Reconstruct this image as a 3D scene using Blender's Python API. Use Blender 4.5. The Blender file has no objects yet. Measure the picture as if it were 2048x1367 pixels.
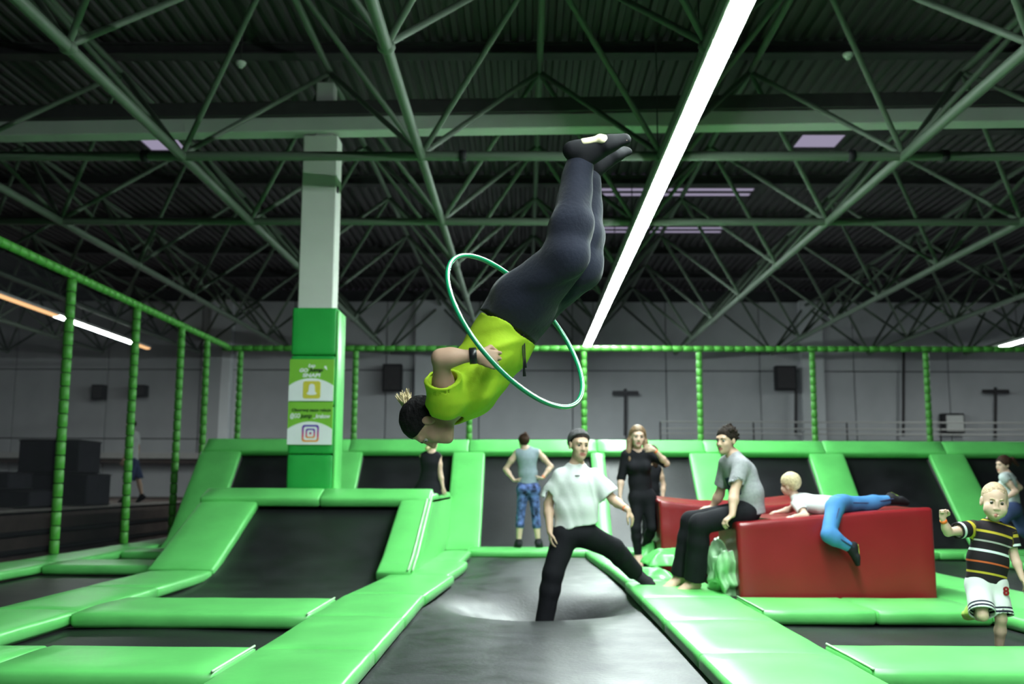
import bpy, bmesh, math, random
import numpy as np
from mathutils import Vector, Matrix

SC = bpy.context.scene
COL = SC.collection
random.seed(7)
RNG = np.random.default_rng(7)

# ------------------------------------------------------------------ camera, light, exposure
CAM_H, FPX, CX, CY = 0.93, 1991.0, 1024.0, 683.5
TH, PS = math.radians(8.06), math.radians(0.75)
FWD = np.array([-math.sin(PS) * math.cos(TH), math.cos(PS) * math.cos(TH), math.sin(TH)])
RGT = np.array([math.cos(PS), math.sin(PS), 0.0])
UPV = np.cross(RGT, FWD)
CAMP = np.array([0, 0, CAM_H])

cd = bpy.data.cameras.new('camera')
cam = bpy.data.objects.new('camera', cd)
COL.objects.link(cam)
cam.location = CAMP
cam.rotation_euler = (math.pi / 2 + TH, math.radians(-0.25), PS)
cd.sensor_width = 36.0
cd.lens = FPX * 36.0 / 2048.0
cd.clip_end = 120
cd.dof.use_dof = True
cd.dof.focus_distance = 4.6
cd.dof.aperture_fstop = 2.2
SC.camera = cam

SC.view_settings.view_transform = 'Standard'
SC.view_settings.look = 'None'
SC.view_settings.gamma = 1.0
SC.view_settings.use_curve_mapping = False
SC.view_settings.exposure = 0.0
STRIP_POWER = 172.0          # emission of the tubes in the three rows of strip lights
SIDE_POWER = 75.0
world = bpy.data.worlds.new('world')
SC.world = world
world.use_nodes = True
world.node_tree.nodes['Background'].inputs[0].default_value = (0.5, 0.45, 0.6, 1)
world.node_tree.nodes['Background'].inputs[1].default_value = 0.03


def P(px, py, Y):
    d = FWD + RGT * (px - CX) / FPX - UPV * (py - CY) / FPX
    return CAMP + d * (Y / d[1])


def V(*a):
    return np.array(a, float)


def nrm(v):
    v = np.asarray(v, float)
    return v / (np.linalg.norm(v) + 1e-12)


# ------------------------------------------------------------------ materials
def mat(name, col, rough=0.6, spec=0.4, var=0.12, scale=6.0, bump=0.0, bscale=60.0, metal=0.0, sheen=0.0, coord='Object', rvar=0.0, detail=4.0):
    m = bpy.data.materials.new(name)
    m.use_nodes = True
    nt = m.node_tree
    b = nt.nodes['Principled BSDF']
    tc = nt.nodes.new('ShaderNodeTexCoord')
    nz = nt.nodes.new('ShaderNodeTexNoise')
    nz.inputs['Scale'].default_value = scale
    nz.inputs['Detail'].default_value = detail
    nt.links.new(tc.outputs[coord], nz.inputs['Vector'])
    rp = nt.nodes.new('ShaderNodeValToRGB')
    c = np.array(col)
    rp.color_ramp.elements[0].position = 0.3
    rp.color_ramp.elements[1].position = 0.7
    rp.color_ramp.elements[0].color = (*np.clip(c * (1 - var), 0, 1), 1)
    rp.color_ramp.elements[1].color = (*np.clip(c * (1 + var), 0, 1), 1)
    nt.links.new(nz.outputs['Fac'], rp.inputs[0])
    nt.links.new(rp.outputs[0], b.inputs['Base Color'])
    b.inputs['Roughness'].default_value = rough
    b.inputs['Specular IOR Level'].default_value = spec
    b.inputs['Metallic'].default_value = metal
    if sheen:
        b.inputs['Sheen Weight'].default_value = sheen
    if rvar:
        mr = nt.nodes.new('ShaderNodeMapRange')
        mr.inputs['To Min'].default_value = rough - rvar
        mr.inputs['To Max'].default_value = rough + rvar
        nt.links.new(nz.outputs['Fac'], mr.inputs['Value'])
        nt.links.new(mr.outputs[0], b.inputs['Roughness'])
    if bump:
        n2 = nt.nodes.new('ShaderNodeTexNoise')
        n2.inputs['Scale'].default_value = bscale
        n2.inputs['Detail'].default_value = 3
        nt.links.new(tc.outputs[coord], n2.inputs['Vector'])
        bp = nt.nodes.new('ShaderNodeBump')
        bp.inputs['Strength'].default_value = bump
        bp.inputs['Distance'].default_value = 0.02
        nt.links.new(n2.outputs['Fac'], bp.inputs['Height'])
        nt.links.new(bp.outputs[0], b.inputs['Normal'])
    return m


def emat(name, col, strength):
    m = bpy.data.materials.new(name)
    m.use_nodes = True
    nt = m.node_tree
    nt.nodes.remove(nt.nodes['Principled BSDF'])
    e = nt.nodes.new('ShaderNodeEmission')
    e.inputs[0].default_value = (*col, 1)
    e.inputs[1].default_value = strength
    nt.links.new(e.outputs[0], nt.nodes['Material Output'].inputs[0])
    return m


def ramp_mat(name, stops, rough=0.85, bump=0.0):
    """colour of a cloth printed in bands: (value of attribute u, colour) with hard edges"""
    m = bpy.data.materials.new(name)
    m.use_nodes = True
    nt = m.node_tree
    b = nt.nodes['Principled BSDF']
    at = nt.nodes.new('ShaderNodeAttribute')
    at.attribute_name = 'u'
    rp = nt.nodes.new('ShaderNodeValToRGB')
    cr = rp.color_ramp
    cr.interpolation = 'CONSTANT'
    cr.elements[0].position = stops[0][0]
    cr.elements[0].color = (*stops[0][1], 1)
    cr.elements[1].position = stops[1][0]
    cr.elements[1].color = (*stops[1][1], 1)
    for p_, c_ in stops[2:]:
        e = cr.elements.new(p_)
        e.color = (*c_, 1)
    nt.links.new(at.outputs['Fac'], rp.inputs[0])
    nt.links.new(rp.outputs[0], b.inputs['Base Color'])
    b.inputs['Roughness'].default_value = rough
    b.inputs['Specular IOR Level'].default_value = 0.2
    return m


def net_mat(name, cover):
    m = bpy.data.materials.new(name)
    m.use_nodes = True
    nt = m.node_tree
    b = nt.nodes['Principled BSDF']
    b.inputs['Base Color'].default_value = (0.012, 0.012, 0.015, 1)
    b.inputs['Roughness'].default_value = 0.9
    b.inputs['Specular IOR Level'].default_value = 0.1
    t = nt.nodes.new('ShaderNodeBsdfTransparent')
    mx = nt.nodes.new('ShaderNodeMixShader')
    mx.inputs[0].default_value = cover
    nt.links.new(t.outputs[0], mx.inputs[1])
    nt.links.new(b.outputs[0], mx.inputs[2])
    nt.links.new(mx.outputs[0], nt.nodes['Material Output'].inputs[0])
    return m


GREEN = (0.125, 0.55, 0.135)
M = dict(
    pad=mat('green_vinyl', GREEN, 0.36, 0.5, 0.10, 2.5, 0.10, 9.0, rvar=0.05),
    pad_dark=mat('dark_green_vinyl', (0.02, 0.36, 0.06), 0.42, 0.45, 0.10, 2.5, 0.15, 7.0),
    pad_pale=mat('pale_green_vinyl', (0.30, 0.60, 0.30), 0.3, 0.5, 0.15, 5.0, 0.15, 12.0),
    piping=mat('white_piping', (0.50, 0.74, 0.47), 0.5, 0.4),
    bed=mat('black_jump_fabric', (0.0085, 0.0083, 0.0105), 0.46, 0.42, 0.35, 3.0, 0.12, 40.0, rvar=0.06, detail=8),
    bedlane=mat('scuffed_jump_fabric', (0.016, 0.0155, 0.019), 0.47, 0.45, 0.75, 4.5, 0.10, 30.0, rvar=0.16, detail=10),
    post=mat('post_vinyl', (0.075, 0.33, 0.045), 0.45, 0.4, 0.15, 5.0),
    red=mat('red_vinyl', (0.215, 0.011, 0.015), 0.30, 0.5, 0.10, 2.0, 0.18, 5.0, rvar=0.05),
    steel=mat('green_lit_steel', (0.090, 0.122, 0.090), 0.5, 0.35, 0.15, 3.0),  # green bounce light tinted into the grey steel
    darksteel=mat('dark_steel', (0.05, 0.045, 0.05), 0.6, 0.3),
    roof=mat('roof_sheet', (0.068, 0.060, 0.066), 0.55, 0.3, 0.15, 0.7),
    conc=mat('painted_concrete', (0.62, 0.64, 0.60), 0.75, 0.25, 0.05, 2.0, 0.05, 30),
    beamc=mat('beam_concrete', (0.50, 0.52, 0.50), 0.75, 0.25, 0.06, 2.0),
    wall=mat('wall_panel_grey', (0.60, 0.60, 0.635), 0.85, 0.2, 0.07, 1.2),
    wall2=mat('wall_pilaster_grey', (0.74, 0.75, 0.79), 0.85, 0.2, 0.05, 1.2),
    floor=mat('dark_floor', (0.05, 0.05, 0.055), 0.8, 0.3),
    plat=mat('dark_platform', (0.085, 0.06, 0.055), 0.7, 0.3, 0.2, 3),
    platedge=mat('platform_edge', (0.25, 0.22, 0.21), 0.7, 0.3),
    black=mat('black_plastic', (0.012, 0.012, 0.015), 0.6, 0.3),
    foam=mat('charcoal_foam', (0.035, 0.033, 0.045), 0.8, 0.2, 0.15, 4),
    white=mat('white_plastic', (0.75, 0.75, 0.74), 0.5, 0.4, 0.03),
    rail=mat('pale_rail', (0.6, 0.58, 0.57), 0.4, 0.5, 0.04),
    signg=mat('sign_green', (0.20, 0.50, 0.045), 0.5, 0.4, 0.03),
    signw=mat('sign_white', (0.80, 0.82, 0.86), 0.5, 0.4, 0.02),
    signy=mat('sign_yellow', (0.62, 0.55, 0.06), 0.5, 0.4, 0.06, 20),
    signk=mat('sign_black', (0.01, 0.035, 0.01), 0.5, 0.4),
    igblue=mat('logo_blue', (0.06, 0.04, 0.38), 0.5, 0.4),
    ltube=emat('strip_tube', (0.86, 1.0, 0.96), STRIP_POWER),
    ltube2=emat('side_tube', (0.90, 1.0, 0.95), SIDE_POWER),
    lwarm=emat('warm_tube', (1.0, 0.55, 0.25), 2.2),
    sky=emat('skylight_glow', (0.56, 0.50, 0.70), 0.55),
    net=net_mat('black_netting', 0.24),
    netl=net_mat('black_netting_left', 0.45),
    hoop=mat('hoop_green', (0.008, 0.24, 0.10), 0.25, 0.6, 0.05),
    hoopw=mat('hoop_highlight', (0.75, 0.85, 0.80), 0.3, 0.6, 0.02),
    skin=mat('skin', (0.56, 0.37, 0.27), 0.55, 0.35, 0.06, 9),
    skint=mat('tanned_skin', (0.42, 0.27, 0.19), 0.55, 0.3, 0.06, 9),
    skinp=mat('pale_skin', (0.58, 0.395, 0.305), 0.55, 0.35, 0.05, 9),
    lip=mat('lip', (0.40, 0.14, 0.12), 0.5, 0.4),
    mouth=mat('mouth', (0.10, 0.02, 0.02), 0.5, 0.3),
    eyew=mat('eye_white', (0.34, 0.32, 0.30), 0.3, 0.5, 0.02),
    eyed=mat('eye_dark', (0.02, 0.014, 0.01), 0.25, 0.5),
    hair_black=mat('black_hair', (0.009, 0.008, 0.009), 0.75, 0.15, 0.4, 40, 0.5, 60),
    hair_brown=mat('brown_hair', (0.036, 0.017, 0.011), 0.7, 0.15, 0.4, 40, 0.5, 60),
    hair_dark=mat('dark_brown_hair', (0.020, 0.014, 0.011), 0.75, 0.12, 0.4, 40, 0.5, 60),
    hair_blond=mat('blond_hair', (0.55, 0.44, 0.25), 0.55, 0.4, 0.25, 40, 0.5, 60),
    hair_pale=mat('pale_blond_hair', (0.55, 0.44, 0.27), 0.55, 0.4, 0.2, 45, 0.4, 60),
    hair_short=mat('short_blond_hair', (0.42, 0.31, 0.20), 0.65, 0.3, 0.25, 60, 0.4, 90),
    hair_dblond=mat('dark_blond_hair', (0.17, 0.105, 0.056), 0.5, 0.4, 0.35, 30, 0.5, 60),
    yellow=mat('lime_yellow_jersey', (0.40, 0.61, 0.028), 0.75, 0.25, 0.05, 8, 0.1, 40),
    navy=mat('charcoal_jersey', (0.012, 0.0145, 0.028), 0.85, 0.2, 0.12, 8, 0.12, 60, sheen=0.15),
    blackc=mat('black_cotton', (0.008, 0.008, 0.011), 0.85, 0.2, 0.2, 8, 0.1, 60),
    whitec=mat('white_cotton', (0.60, 0.62, 0.615), 0.85, 0.2, 0.03, 6, 0.08, 40),
    greyc=mat('grey_melange', (0.30, 0.30, 0.32), 0.9, 0.2, 0.12, 40, 0.1, 60),
    bluegrey=mat('blue_grey_tank', (0.22, 0.27, 0.31), 0.85, 0.2, 0.1, 20),
    palegrey=mat('pale_grey_top', (0.50, 0.55, 0.56), 0.85, 0.2, 0.06, 20),
    blue=mat('bright_blue_track', (0.055, 0.19, 0.42), 0.75, 0.25, 0.08, 8, 0.08, 40),
    denim=mat('dark_blue_denim', (0.04, 0.06, 0.14), 0.85, 0.2, 0.1, 10),
    beanie=mat('grey_knit', (0.10, 0.095, 0.10), 0.95, 0.1, 0.25, 60, 0.5, 90),
    orange=mat('orange_wristband', (0.90, 0.16, 0.03), 0.5, 0.4, 0.02),
    watch=mat('black_watch', (0.01, 0.01, 0.012), 0.35, 0.5),
    sole=mat('cream_sole', (0.70, 0.64, 0.42), 0.7, 0.3, 0.05),
    lime=mat('lime_sole', (0.45, 0.65, 0.12), 0.6, 0.3),
    patch=mat('navy_print', (0.012, 0.030, 0.065), 0.8, 0.2, 0.3, 30),
    legprint=mat('blue_leaf_print', (0.07, 0.10, 0.26), 0.75, 0.25, 0.95, 16, detail=2),
    shoe=mat('black_sock', (0.010, 0.010, 0.013), 0.8, 0.25),
)


# ------------------------------------------------------------------ scene helpers
def setp(o, label=None, cat=None, group=None, kind=None):
    if label: o['label'] = label
    if cat: o['category'] = cat
    if group: o['group'] = group
    if kind: o['kind'] = kind
    return o


def thing(name, label, cat, loc=(0, 0, 0), group=None, kind=None):
    o = bpy.data.objects.new(name, None)
    COL.objects.link(o)
    o.location = loc
    return setp(o, label, cat, group, kind)


def link(name, me, parent=None, loc=None):
    o = bpy.data.objects.new(name, me)
    COL.objects.link(o)
    if parent is not None: o.parent = parent
    if loc is not None: o.location = loc
    return o


def mesh(name, verts, faces, m, smooth=False, origin=(0, 0, 0)):
    me = bpy.data.meshes.new(name)
    v = np.asarray(verts, float) - np.asarray(origin, float)
    me.from_pydata(v.tolist(), [], [tuple(int(i) for i in f) for f in faces])
    me.materials.append(m)
    if smooth:
        me.polygons.foreach_set('use_smooth', [True] * len(me.polygons))
    me.update()
    return me


def bm_mesh(name, bm, m, smooth=False):
    me = bpy.data.meshes.new(name)
    bm.normal_update()
    bm.to_mesh(me)
    bm.free()
    me.materials.append(m)
    if smooth:
        me.polygons.foreach_set('use_smooth', [True] * len(me.polygons))
    return me


def box_bm(lo, hi, bev=0.0, seg=2, bm=None):
    b2 = bmesh.new()
    bmesh.ops.create_cube(b2, size=1.0)
    for v in b2.verts:
        v.co = Vector([(lo[i] + hi[i]) / 2 + v.co[i] * (hi[i] - lo[i]) for i in range(3)])
    if bev > 0:
        bmesh.ops.bevel(b2, geom=b2.edges[:], offset=bev, segments=seg, profile=0.5, affect='EDGES')
    return b2


def box(name, lo, hi, m, parent=None, bev=0.0, seg=2, origin=None, smooth=False):
    lo = np.array(lo, float); hi = np.array(hi, float)
    o0 = np.array(origin, float) if origin is not None else np.zeros(3)
    me = bm_mesh(name, box_bm(lo - o0, hi - o0, bev, seg), m, smooth)
    return link(name, me, parent, None if (parent is not None or origin is None) else o0)


_unit = {}


def unit_cyl(m, n=10):
    k = (m.name, n)
    if k not in _unit:
        v, f = [], []
        for z in (0, 1):
            for i in range(n):
                a = 2 * math.pi * i / n
                v.append((math.cos(a), math.sin(a), z))
        for i in range(n):
            f.append((i, (i + 1) % n, n + (i + 1) % n, n + i))
        f.append(tuple(range(n - 1, -1, -1)))
        f.append(tuple(range(n, 2 * n)))
        me = mesh('bar', v, f, m)
        for p in me.polygons:
            p.use_smooth = len(p.vertices) == 4
        _unit[k] = me
    return _unit[k]


def bar(name, a, b, r, m, parent=None, n=10, origin=(0, 0, 0)):
    a = Vector(a) - Vector(origin); b = Vector(b) - Vector(origin)
    d = b - a
    o = link(name, unit_cyl(m, n), parent)
    q = d.to_track_quat('Z', 'Y')
    o.rotation_mode = 'QUATERNION'
    o.rotation_quaternion = q
    o.location = a
    o.scale = (r, r, d.length)
    return o


def tube_mesh(name, pts, r, m, closed=False, n=10, origin=(0, 0, 0), radii=None):
    pts = [np.array(p, float) - np.array(origin, float) for p in pts]
    N = len(pts)
    v, f = [], []
    prev = None
    for i, p in enumerate(pts):
        if closed:
            t = nrm(pts[(i + 1) % N] - pts[i - 1])
        else:
            t = nrm(pts[min(i + 1, N - 1)] - pts[max(i - 1, 0)])
        if prev is None:
            ref = V(0, 0, 1) if abs(t[2]) < 0.9 else V(1, 0, 0)
            x = nrm(np.cross(t, ref))
        else:
            x = nrm(prev - t * (prev @ t))
        prev = x
        y = np.cross(t, x)
        rr = radii[i] if radii is not None else r
        for k in range(n):
            a = 2 * math.pi * k / n
            v.append(p + rr * (math.cos(a) * x + math.sin(a) * y))
    M_ = N if closed else N - 1
    for i in range(M_):
        j = (i + 1) % N
        for k in range(n):
            k2 = (k + 1) % n
            f.append((i * n + k, i * n + k2, j * n + k2, j * n + k))
    if not closed:
        f.append(tuple(range(n - 1, -1, -1)))
        f.append(tuple((N - 1) * n + k for k in range(n)))
    return mesh(name, v, f, m, True)


def noise3(p, sc, seed=0):
    """cheap smooth pseudo noise, -1..1, p (...,3)"""
    r = np.random.default_rng(seed)
    out = 0
    for i in range(4):
        d = r.normal(size=3); d /= np.linalg.norm(d)
        e = r.normal(size=3); e /= np.linalg.norm(e)
        ph = r.uniform(0, 6.28, 2)
        s = sc * (0.7 + 0.5 * i)
        out = out + np.sin(p @ d * s + ph[0] + 1.6 * np.sin(p @ e * s * 0.6 + ph[1])) / (1 + 0.5 * i)
    return out / 2.6


# swept cushion: rounded slab that follows a path of (centre, lateral, normal)
def cushion(name, path, hw, t, m, parent=None, origin=(0, 0, 0), puff=0.008, rnd=0.028, wr=0.004, seed=0, taper=None, ends=0.02):
    prof = []
    K = 5
    for k in range(K + 1):                        # top, left to right
        s = -1 + 2 * k / K
        prof.append((s * (hw - rnd), (1 - s * s) * puff, 0))
    prof.append((hw - rnd * 0.3, -rnd * 0.3, 0)); prof.append((hw, -rnd, 0))
    prof.append((hw, -t + rnd, 0)); prof.append((hw - rnd, -t, 0))
    prof.append((-hw + rnd, -t, 0)); prof.append((-hw, -t + rnd, 0))
    prof.append((-hw, -rnd, 0)); prof.append((-hw + rnd * 0.3, -rnd * 0.3, 0))
    n = len(prof)
    # resample the ends so that they close round
    path = [(np.array(c, float), nrm(l), nrm(nn)) for c, l, nn in path]
    t0 = nrm(path[1][0] - path[0][0]); t1 = nrm(path[-1][0] - path[-2][0])
    rings = []
    rings.append((path[0][0], path[0][1], path[0][2], ends))
    rings.append((path[0][0] + t0 * ends, path[0][1], path[0][2], 0))
    for c, l, nn in path[1:-1]:
        rings.append((c, l, nn, 0))
    rings.append((path[-1][0] - t1 * ends, path[-1][1], path[-1][2], 0))
    rings.append((path[-1][0], path[-1][1], path[-1][2], ends))
    v = []
    for c, l, nn, ins in rings:
        for (a, b, _) in prof:
            aa = np.sign(a) * max(abs(a) - ins * 0.6, 0)
            bb = b
            if ins:
                bb = min(max(b, -t + ins * 0.5), -ins * 0.5)
            v.append(c + l * aa + nn * bb)
    v = np.array(v)
    if wr:
        w = noise3(v, 7.0, seed) * wr + noise3(v, 21.0, seed + 1) * wr * 0.35
        nn = np.repeat(np.array([r[2] for r in rings]), n, axis=0)
        v = v + nn * w[:, None]
    f = []
    for i in range(len(rings) - 1):
        for k in range(n):
            k2 = (k + 1) % n
            f.append((i * n + k, (i + 1) * n + k, (i + 1) * n + k2, i * n + k2))
    f.append(tuple(range(n)))
    f.append(tuple((len(rings) - 1) * n + k for k in range(n - 1, -1, -1)))
    me = mesh(name, v, f, m, True, origin)
    return link(name, me, parent)


def sub_path(pts, lat, step=0.18):
    """resample a polyline of 3D points; lateral vector fixed; normal = lateral x tangent"""
    out = []
    pts = [np.array(p, float) for p in pts]
    for a, b in zip(pts[:-1], pts[1:]):
        k = max(1, int(np.linalg.norm(b - a) / step))
        for i in range(k):
            out.append(a + (b - a) * i / k)
    out.append(pts[-1])
    res = []
    for i, p in enumerate(out):
        t = nrm(out[min(i + 1, len(out) - 1)] - out[max(i - 1, 0)])
        res.append((p, lat, np.cross(lat, t)))
    return res


def cut_path(pts, n):
    """split a polyline into n pieces of equal length"""
    pts = [np.array(p, float) for p in pts]
    L = [0]
    for a, b in zip(pts[:-1], pts[1:]): L.append(L[-1] + np.linalg.norm(b - a))
    def at(s):
        for i in range(len(pts) - 1):
            if s <= L[i + 1] + 1e-9:
                return pts[i] + (pts[i + 1] - pts[i]) * ((s - L[i]) / (L[i + 1] - L[i]))
        return pts[-1]
    res = []
    for k in range(n):
        s0, s1 = L[-1] * k / n, L[-1] * (k + 1) / n
        res.append([at(s0 + 0.004)] + [pts[i] for i in range(1, len(pts) - 1) if s0 + 0.02 < L[i] < s1 - 0.02] + [at(s1 - 0.004)])
    return res


# ------------------------------------------------------------------ the hall
XL, XR, YB, ZF, ZR = -19.0, 19.0, 31.0, -0.8, 6.95

setp(box('floor', (XL, -12, ZF - 0.2), (XR, YB, ZF), M['floor']), kind='structure')

# corrugated roof, ribs run along the hall
vs, fs = [], []
per, x = 0.20, XL
k = 0
while x < XR:
    for dx, dz in ((0, 0), (0.07, 0), (0.095, 0.065), (0.175, 0.065)):
        vs.append((x + dx, -12, ZR + dz)); vs.append((x + dx, YB, ZR + dz))
    x += per
for i in range(len(vs) // 2 - 1):
    fs.append((2 * i, 2 * i + 1, 2 * i + 3, 2 * i + 2))
ceil = link('ceiling', mesh('ceiling', vs, fs, M['roof']))
setp(ceil, kind='structure')

# back wall of grey panels with recessed joints
wb = bpy.data.objects.new('wall_back', None); COL.objects.link(wb); wb['kind'] = 'structure'
wb.location = (0, YB, 0)
zs = [ZF, 2.25, 4.42, 6.62]
pan = {}
for zi in range(3):
    for xi in range(13):
        x0 = XL + xi * 2.925
        key = zi
        if key not in pan:
            pan[key] = bm_mesh('wall_panel', box_bm((0.015, 0, zs[zi] + 0.015), (2.91, 0.16, zs[zi + 1] - 0.015), 0.012, 1), M['wall'])
        o = link('wall_panel', pan[key], wb); o.location = (x0, 0.0, 0)
box('wall_backing', (XL, YB + 0.1, ZF), (XR, YB + 0.3, 7.0), M['floor'], wb, origin=(0, YB, 0))
for xa, xb in ((-3.45, -2.35), (8.55, 9.25), (-9.9, -9.2)):
    box('pilaster', (xa, YB - 0.25, ZF), (xb, YB + 0.05, 6.62), M['wall2'], wb, 0.02, 1, origin=(0, YB, 0))
setp(box('wall_left', (XL - 0.2, -12, ZF), (XL, YB, 7.0), M['wall']), kind='structure')
setp(box('wall_right', (XR, -12, ZF), (XR + 0.2, YB, 7.0), M['wall']), kind='structure')

# raised floor of the hall beyond the left net
fl = bpy.data.objects.new('floor_left', None); COL.objects.link(fl); fl['kind'] = 'structure'
fl.location = (-7.6, 8, ZF)
og = (-7.6, 8, ZF)
box('deck', (XL, 6, ZF), (-7.65, YB, 0.46), M['plat'], fl, origin=og)
box('edge_strip', (-7.85, 6, 0.46), (-7.55, YB - 0.3, 0.5), M['platedge'], fl, 0.01, 1, origin=og)
for zz in (-0.15, 0.12):
    box('rail_board', (-7.64, 6, zz), (-7.56, YB - 0.5, zz + 0.06), M['black'], fl, 0.01, 1, origin=og)

# transverse roof beam and the purlins
tb = bpy.data.objects.new('trim_1', None); COL.objects.link(tb); tb['kind'] = 'structure'
tb.location = (0, 12.8, 5.60)
tb.rotation_euler = (0, -0.0144, 0)
ob_ = (0, 12.8, 5.5)
box('beam_web', (XL, 12.7, 5.50), (XR, 12.98, 5.70), M['beamc'], tb, 0.012, 1, origin=ob_)
box('beam_flange', (XL, 12.64, 5.70), (XR, 13.02, 5.90), M['darksteel'], tb, 0.012, 1, origin=ob_)
for k in range(8):
    y = 7.03 + 3.0 * k
    o = bpy.data.objects.new('trim_%d' % (k + 2), None); COL.objects.link(o); o['kind'] = 'structure'
    o.location = (0, y, 6.8)
    box('purlin_web', (XL, y - 0.03, 6.76), (XR, y + 0.03, 6.93), M['darksteel'], o, origin=(0, y, 6.8))
    box('purlin_flange', (XL, y - 0.12, 6.74), (XR, y + 0.12, 6.77), M['darksteel'], o, origin=(0, y, 6.8))
    box('purlin_flange', (XL, y - 0.08, 6.90), (XR, y + 0.08, 6.93), M['darksteel'], o, origin=(0, y, 6.8))

# skylights in the roof
for k, (x0, x1, y0, y1) in enumerate(((-6.85, -6.0, 16.3, 17.4), (4.72, 5.55, 16.25, 17.25), (1.5, 4.7, 19.25, 20.3), (1.7, 4.7, 22.35, 23.4))):
    o = bpy.data.objects.new('window_%d' % (k + 1), None); COL.objects.link(o); o['kind'] = 'structure'
    c = ((x0 + x1) / 2, (y0 + y1) / 2, 6.9)
    o.location = c
    n = 1 if k < 2 else 3
    for i in range(n):
        a = y0 + (y1 - y0) * i / n + 0.03; b = y0 + (y1 - y0) * (i + 1) / n - 0.03
        box('pane', (x0 + 0.03, a, 6.90), (x1 - 0.03, b, 6.93), M['sky'], o, origin=c)
    for i in range(n + 1):
        a = y0 + (y1 - y0) * i / n
        box('window_frame', (x0 - 0.04, a - 0.04, 6.87), (x1 + 0.04, a + 0.04, 6.94), M['darksteel'], o, origin=c)
    for xx in (x0, x1):
        box('window_frame', (xx - 0.04, y0, 6.87), (xx + 0.04, y1, 6.94), M['darksteel'], o, origin=c)

# ------------------------------------------------------------------ steel space frame under the roof
sf = thing('space_frame', 'green-lit steel space frame of tube chords and diagonals under the dark roof', 'roof frame', (0, 12, 4.78))
so = (0, 12, 4.78)
NX = [-1.25 + 2.86 * i for i in range(-6, 7)]
NY = [5.42 + 3.0 * j for j in range(0, 9)]
ZB, ZT = 4.78, 6.47
bars = []
for i, x in enumerate(NX):
    for j, y in enumerate(NY):
        if j + 1 < len(NY):
            bars.append(('bottom_chord', (x, y, ZB), (x, NY[j + 1], ZB), 0.058))
        for sx in (-1, 1):
            for sy in (-1, 1):
                tx, ty = x + sx * 1.43, y + sy * 1.5
                if tx < NX[0] - 0.1 or tx > NX[-1] + 0.1: continue
                bars.append(('diagonal_strut', (x, y, ZB + 0.02), (tx, ty, ZT), 0.034))
        if i + 1 < len(NX):
            if j in (2, 3): bars.append(('cross_chord', (x, y, ZB), (NX[i + 1], y, ZB), 0.055))
            if j + 1 < len(NY):
                tx, ty = x + 1.43, y + 1.5
                bars.append(('top_chord', (tx, ty, ZT), (tx, ty + 3.0, ZT), 0.045))


def proj(p):
    v = np.array(p, float) - CAMP
    w = v @ FWD
    return CX + FPX * (v @ RGT) / w, CY - FPX * (v @ UPV) / w, w


def inview(a, b):
    for t in (0, .25, .5, .75, 1):
        q = np.array(a) * (1 - t) + np.array(b) * t
        u, v_, w = proj(q)
        if w > 0.5 and -60 < u < 2108 and -60 < v_ < 1400: return True
    return False


rest = []
cnt = {}
bars = [(b_, np.linalg.norm((np.array(b_[1]) + np.array(b_[2])) / 2 - CAMP), inview(b_[1], b_[2])) for b_ in bars]
bars.sort(key=lambda t: (not t[2], t[1]))
for (nm, a, b, r), d_, vis in bars:
    cnt[nm] = cnt.get(nm, 0) + 1
    if vis and cnt[nm] <= 290:
        bar(nm, a, b, r, M['steel'], sf, 10, so)
    elif d_ < 40:
        rest.append((a, b, r))
bmr = bmesh.new()
for a, b, r in rest:
    a = Vector(a) - Vector(so); b = Vector(b) - Vector(so)
    d = b - a
    mt = Matrix.Translation((a + b) / 2) @ d.to_track_quat('Z', 'Y').to_matrix().to_4x4()
    bmesh.ops.create_cone(bmr, cap_ends=True, segments=6, radius1=r, radius2=r, depth=d.length, matrix=mt)
o = link('outer_struts', bm_mesh('outer_struts', bmr, M['steel'], True), sf)
o['kind'] = 'stuff'
# node plates where the tubes meet
bmn = bmesh.new()
bmesh.ops.create_icosphere(bmn, subdivisions=2, radius=0.085)
for v in bmn.verts: v.co.z *= 0.8
nodeme = bm_mesh('node_joint', bmn, M['steel'], True)
for i, x in enumerate(NX):
    for j, y in enumerate(NY):
        u, v_, w = proj((x, y, ZB))
        if -50 < u < 2100 and -50 < v_ < 1400 and w > 0:
            o = link('node_joint', nodeme, sf); o.location = (x, y - 12, 0)
# dark sleeve clamps on the cross chords
for (x, y) in ((-4.55, 11.42), (-0.75, 11.42), (3.85, 11.42), (4.95, 11.42)):
    bar('clamp', (x - 0.04, y, ZB), (x + 0.04, y, ZB), 0.075, M['black'], sf, 12, so)

# smoke detectors
for px_, py_, lab in ((478, 130, 'small white smoke detector hanging from the dark roof, left of the pillar top'),
                      (1692, 108, 'small white smoke detector hanging from the roof, right of the long strip light')):
    p = P(px_, py_, 12.2)
    t = thing('smoke_detector', lab, 'smoke detector', p, 'smoke detectors')
    bar('stem', (0, 0, 0.03), (0, 0, 6.9 - p[2]), 0.01, M['darksteel'], t, 6)
    bm = bmesh.new()
    bmesh.ops.create_cone(bm, cap_ends=True, segments=16, radius1=0.055, radius2=0.075, depth=0.05)
    bmesh.ops.bevel(bm, geom=bm.edges[:], offset=0.008, segments=1, affect='EDGES')
    link('detector_base', bm_mesh('detector_base', bm, M['white'], True), t)
    bm = bmesh.new()
    bmesh.ops.create_cone(bm, cap_ends=True, segments=14, radius1=0.03, radius2=0.042, depth=0.03, matrix=Matrix.Translation((0, 0, -0.038)))
    link('sensor_cap', bm_mesh('sensor_cap', bm, M['white'], True), t)


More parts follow.
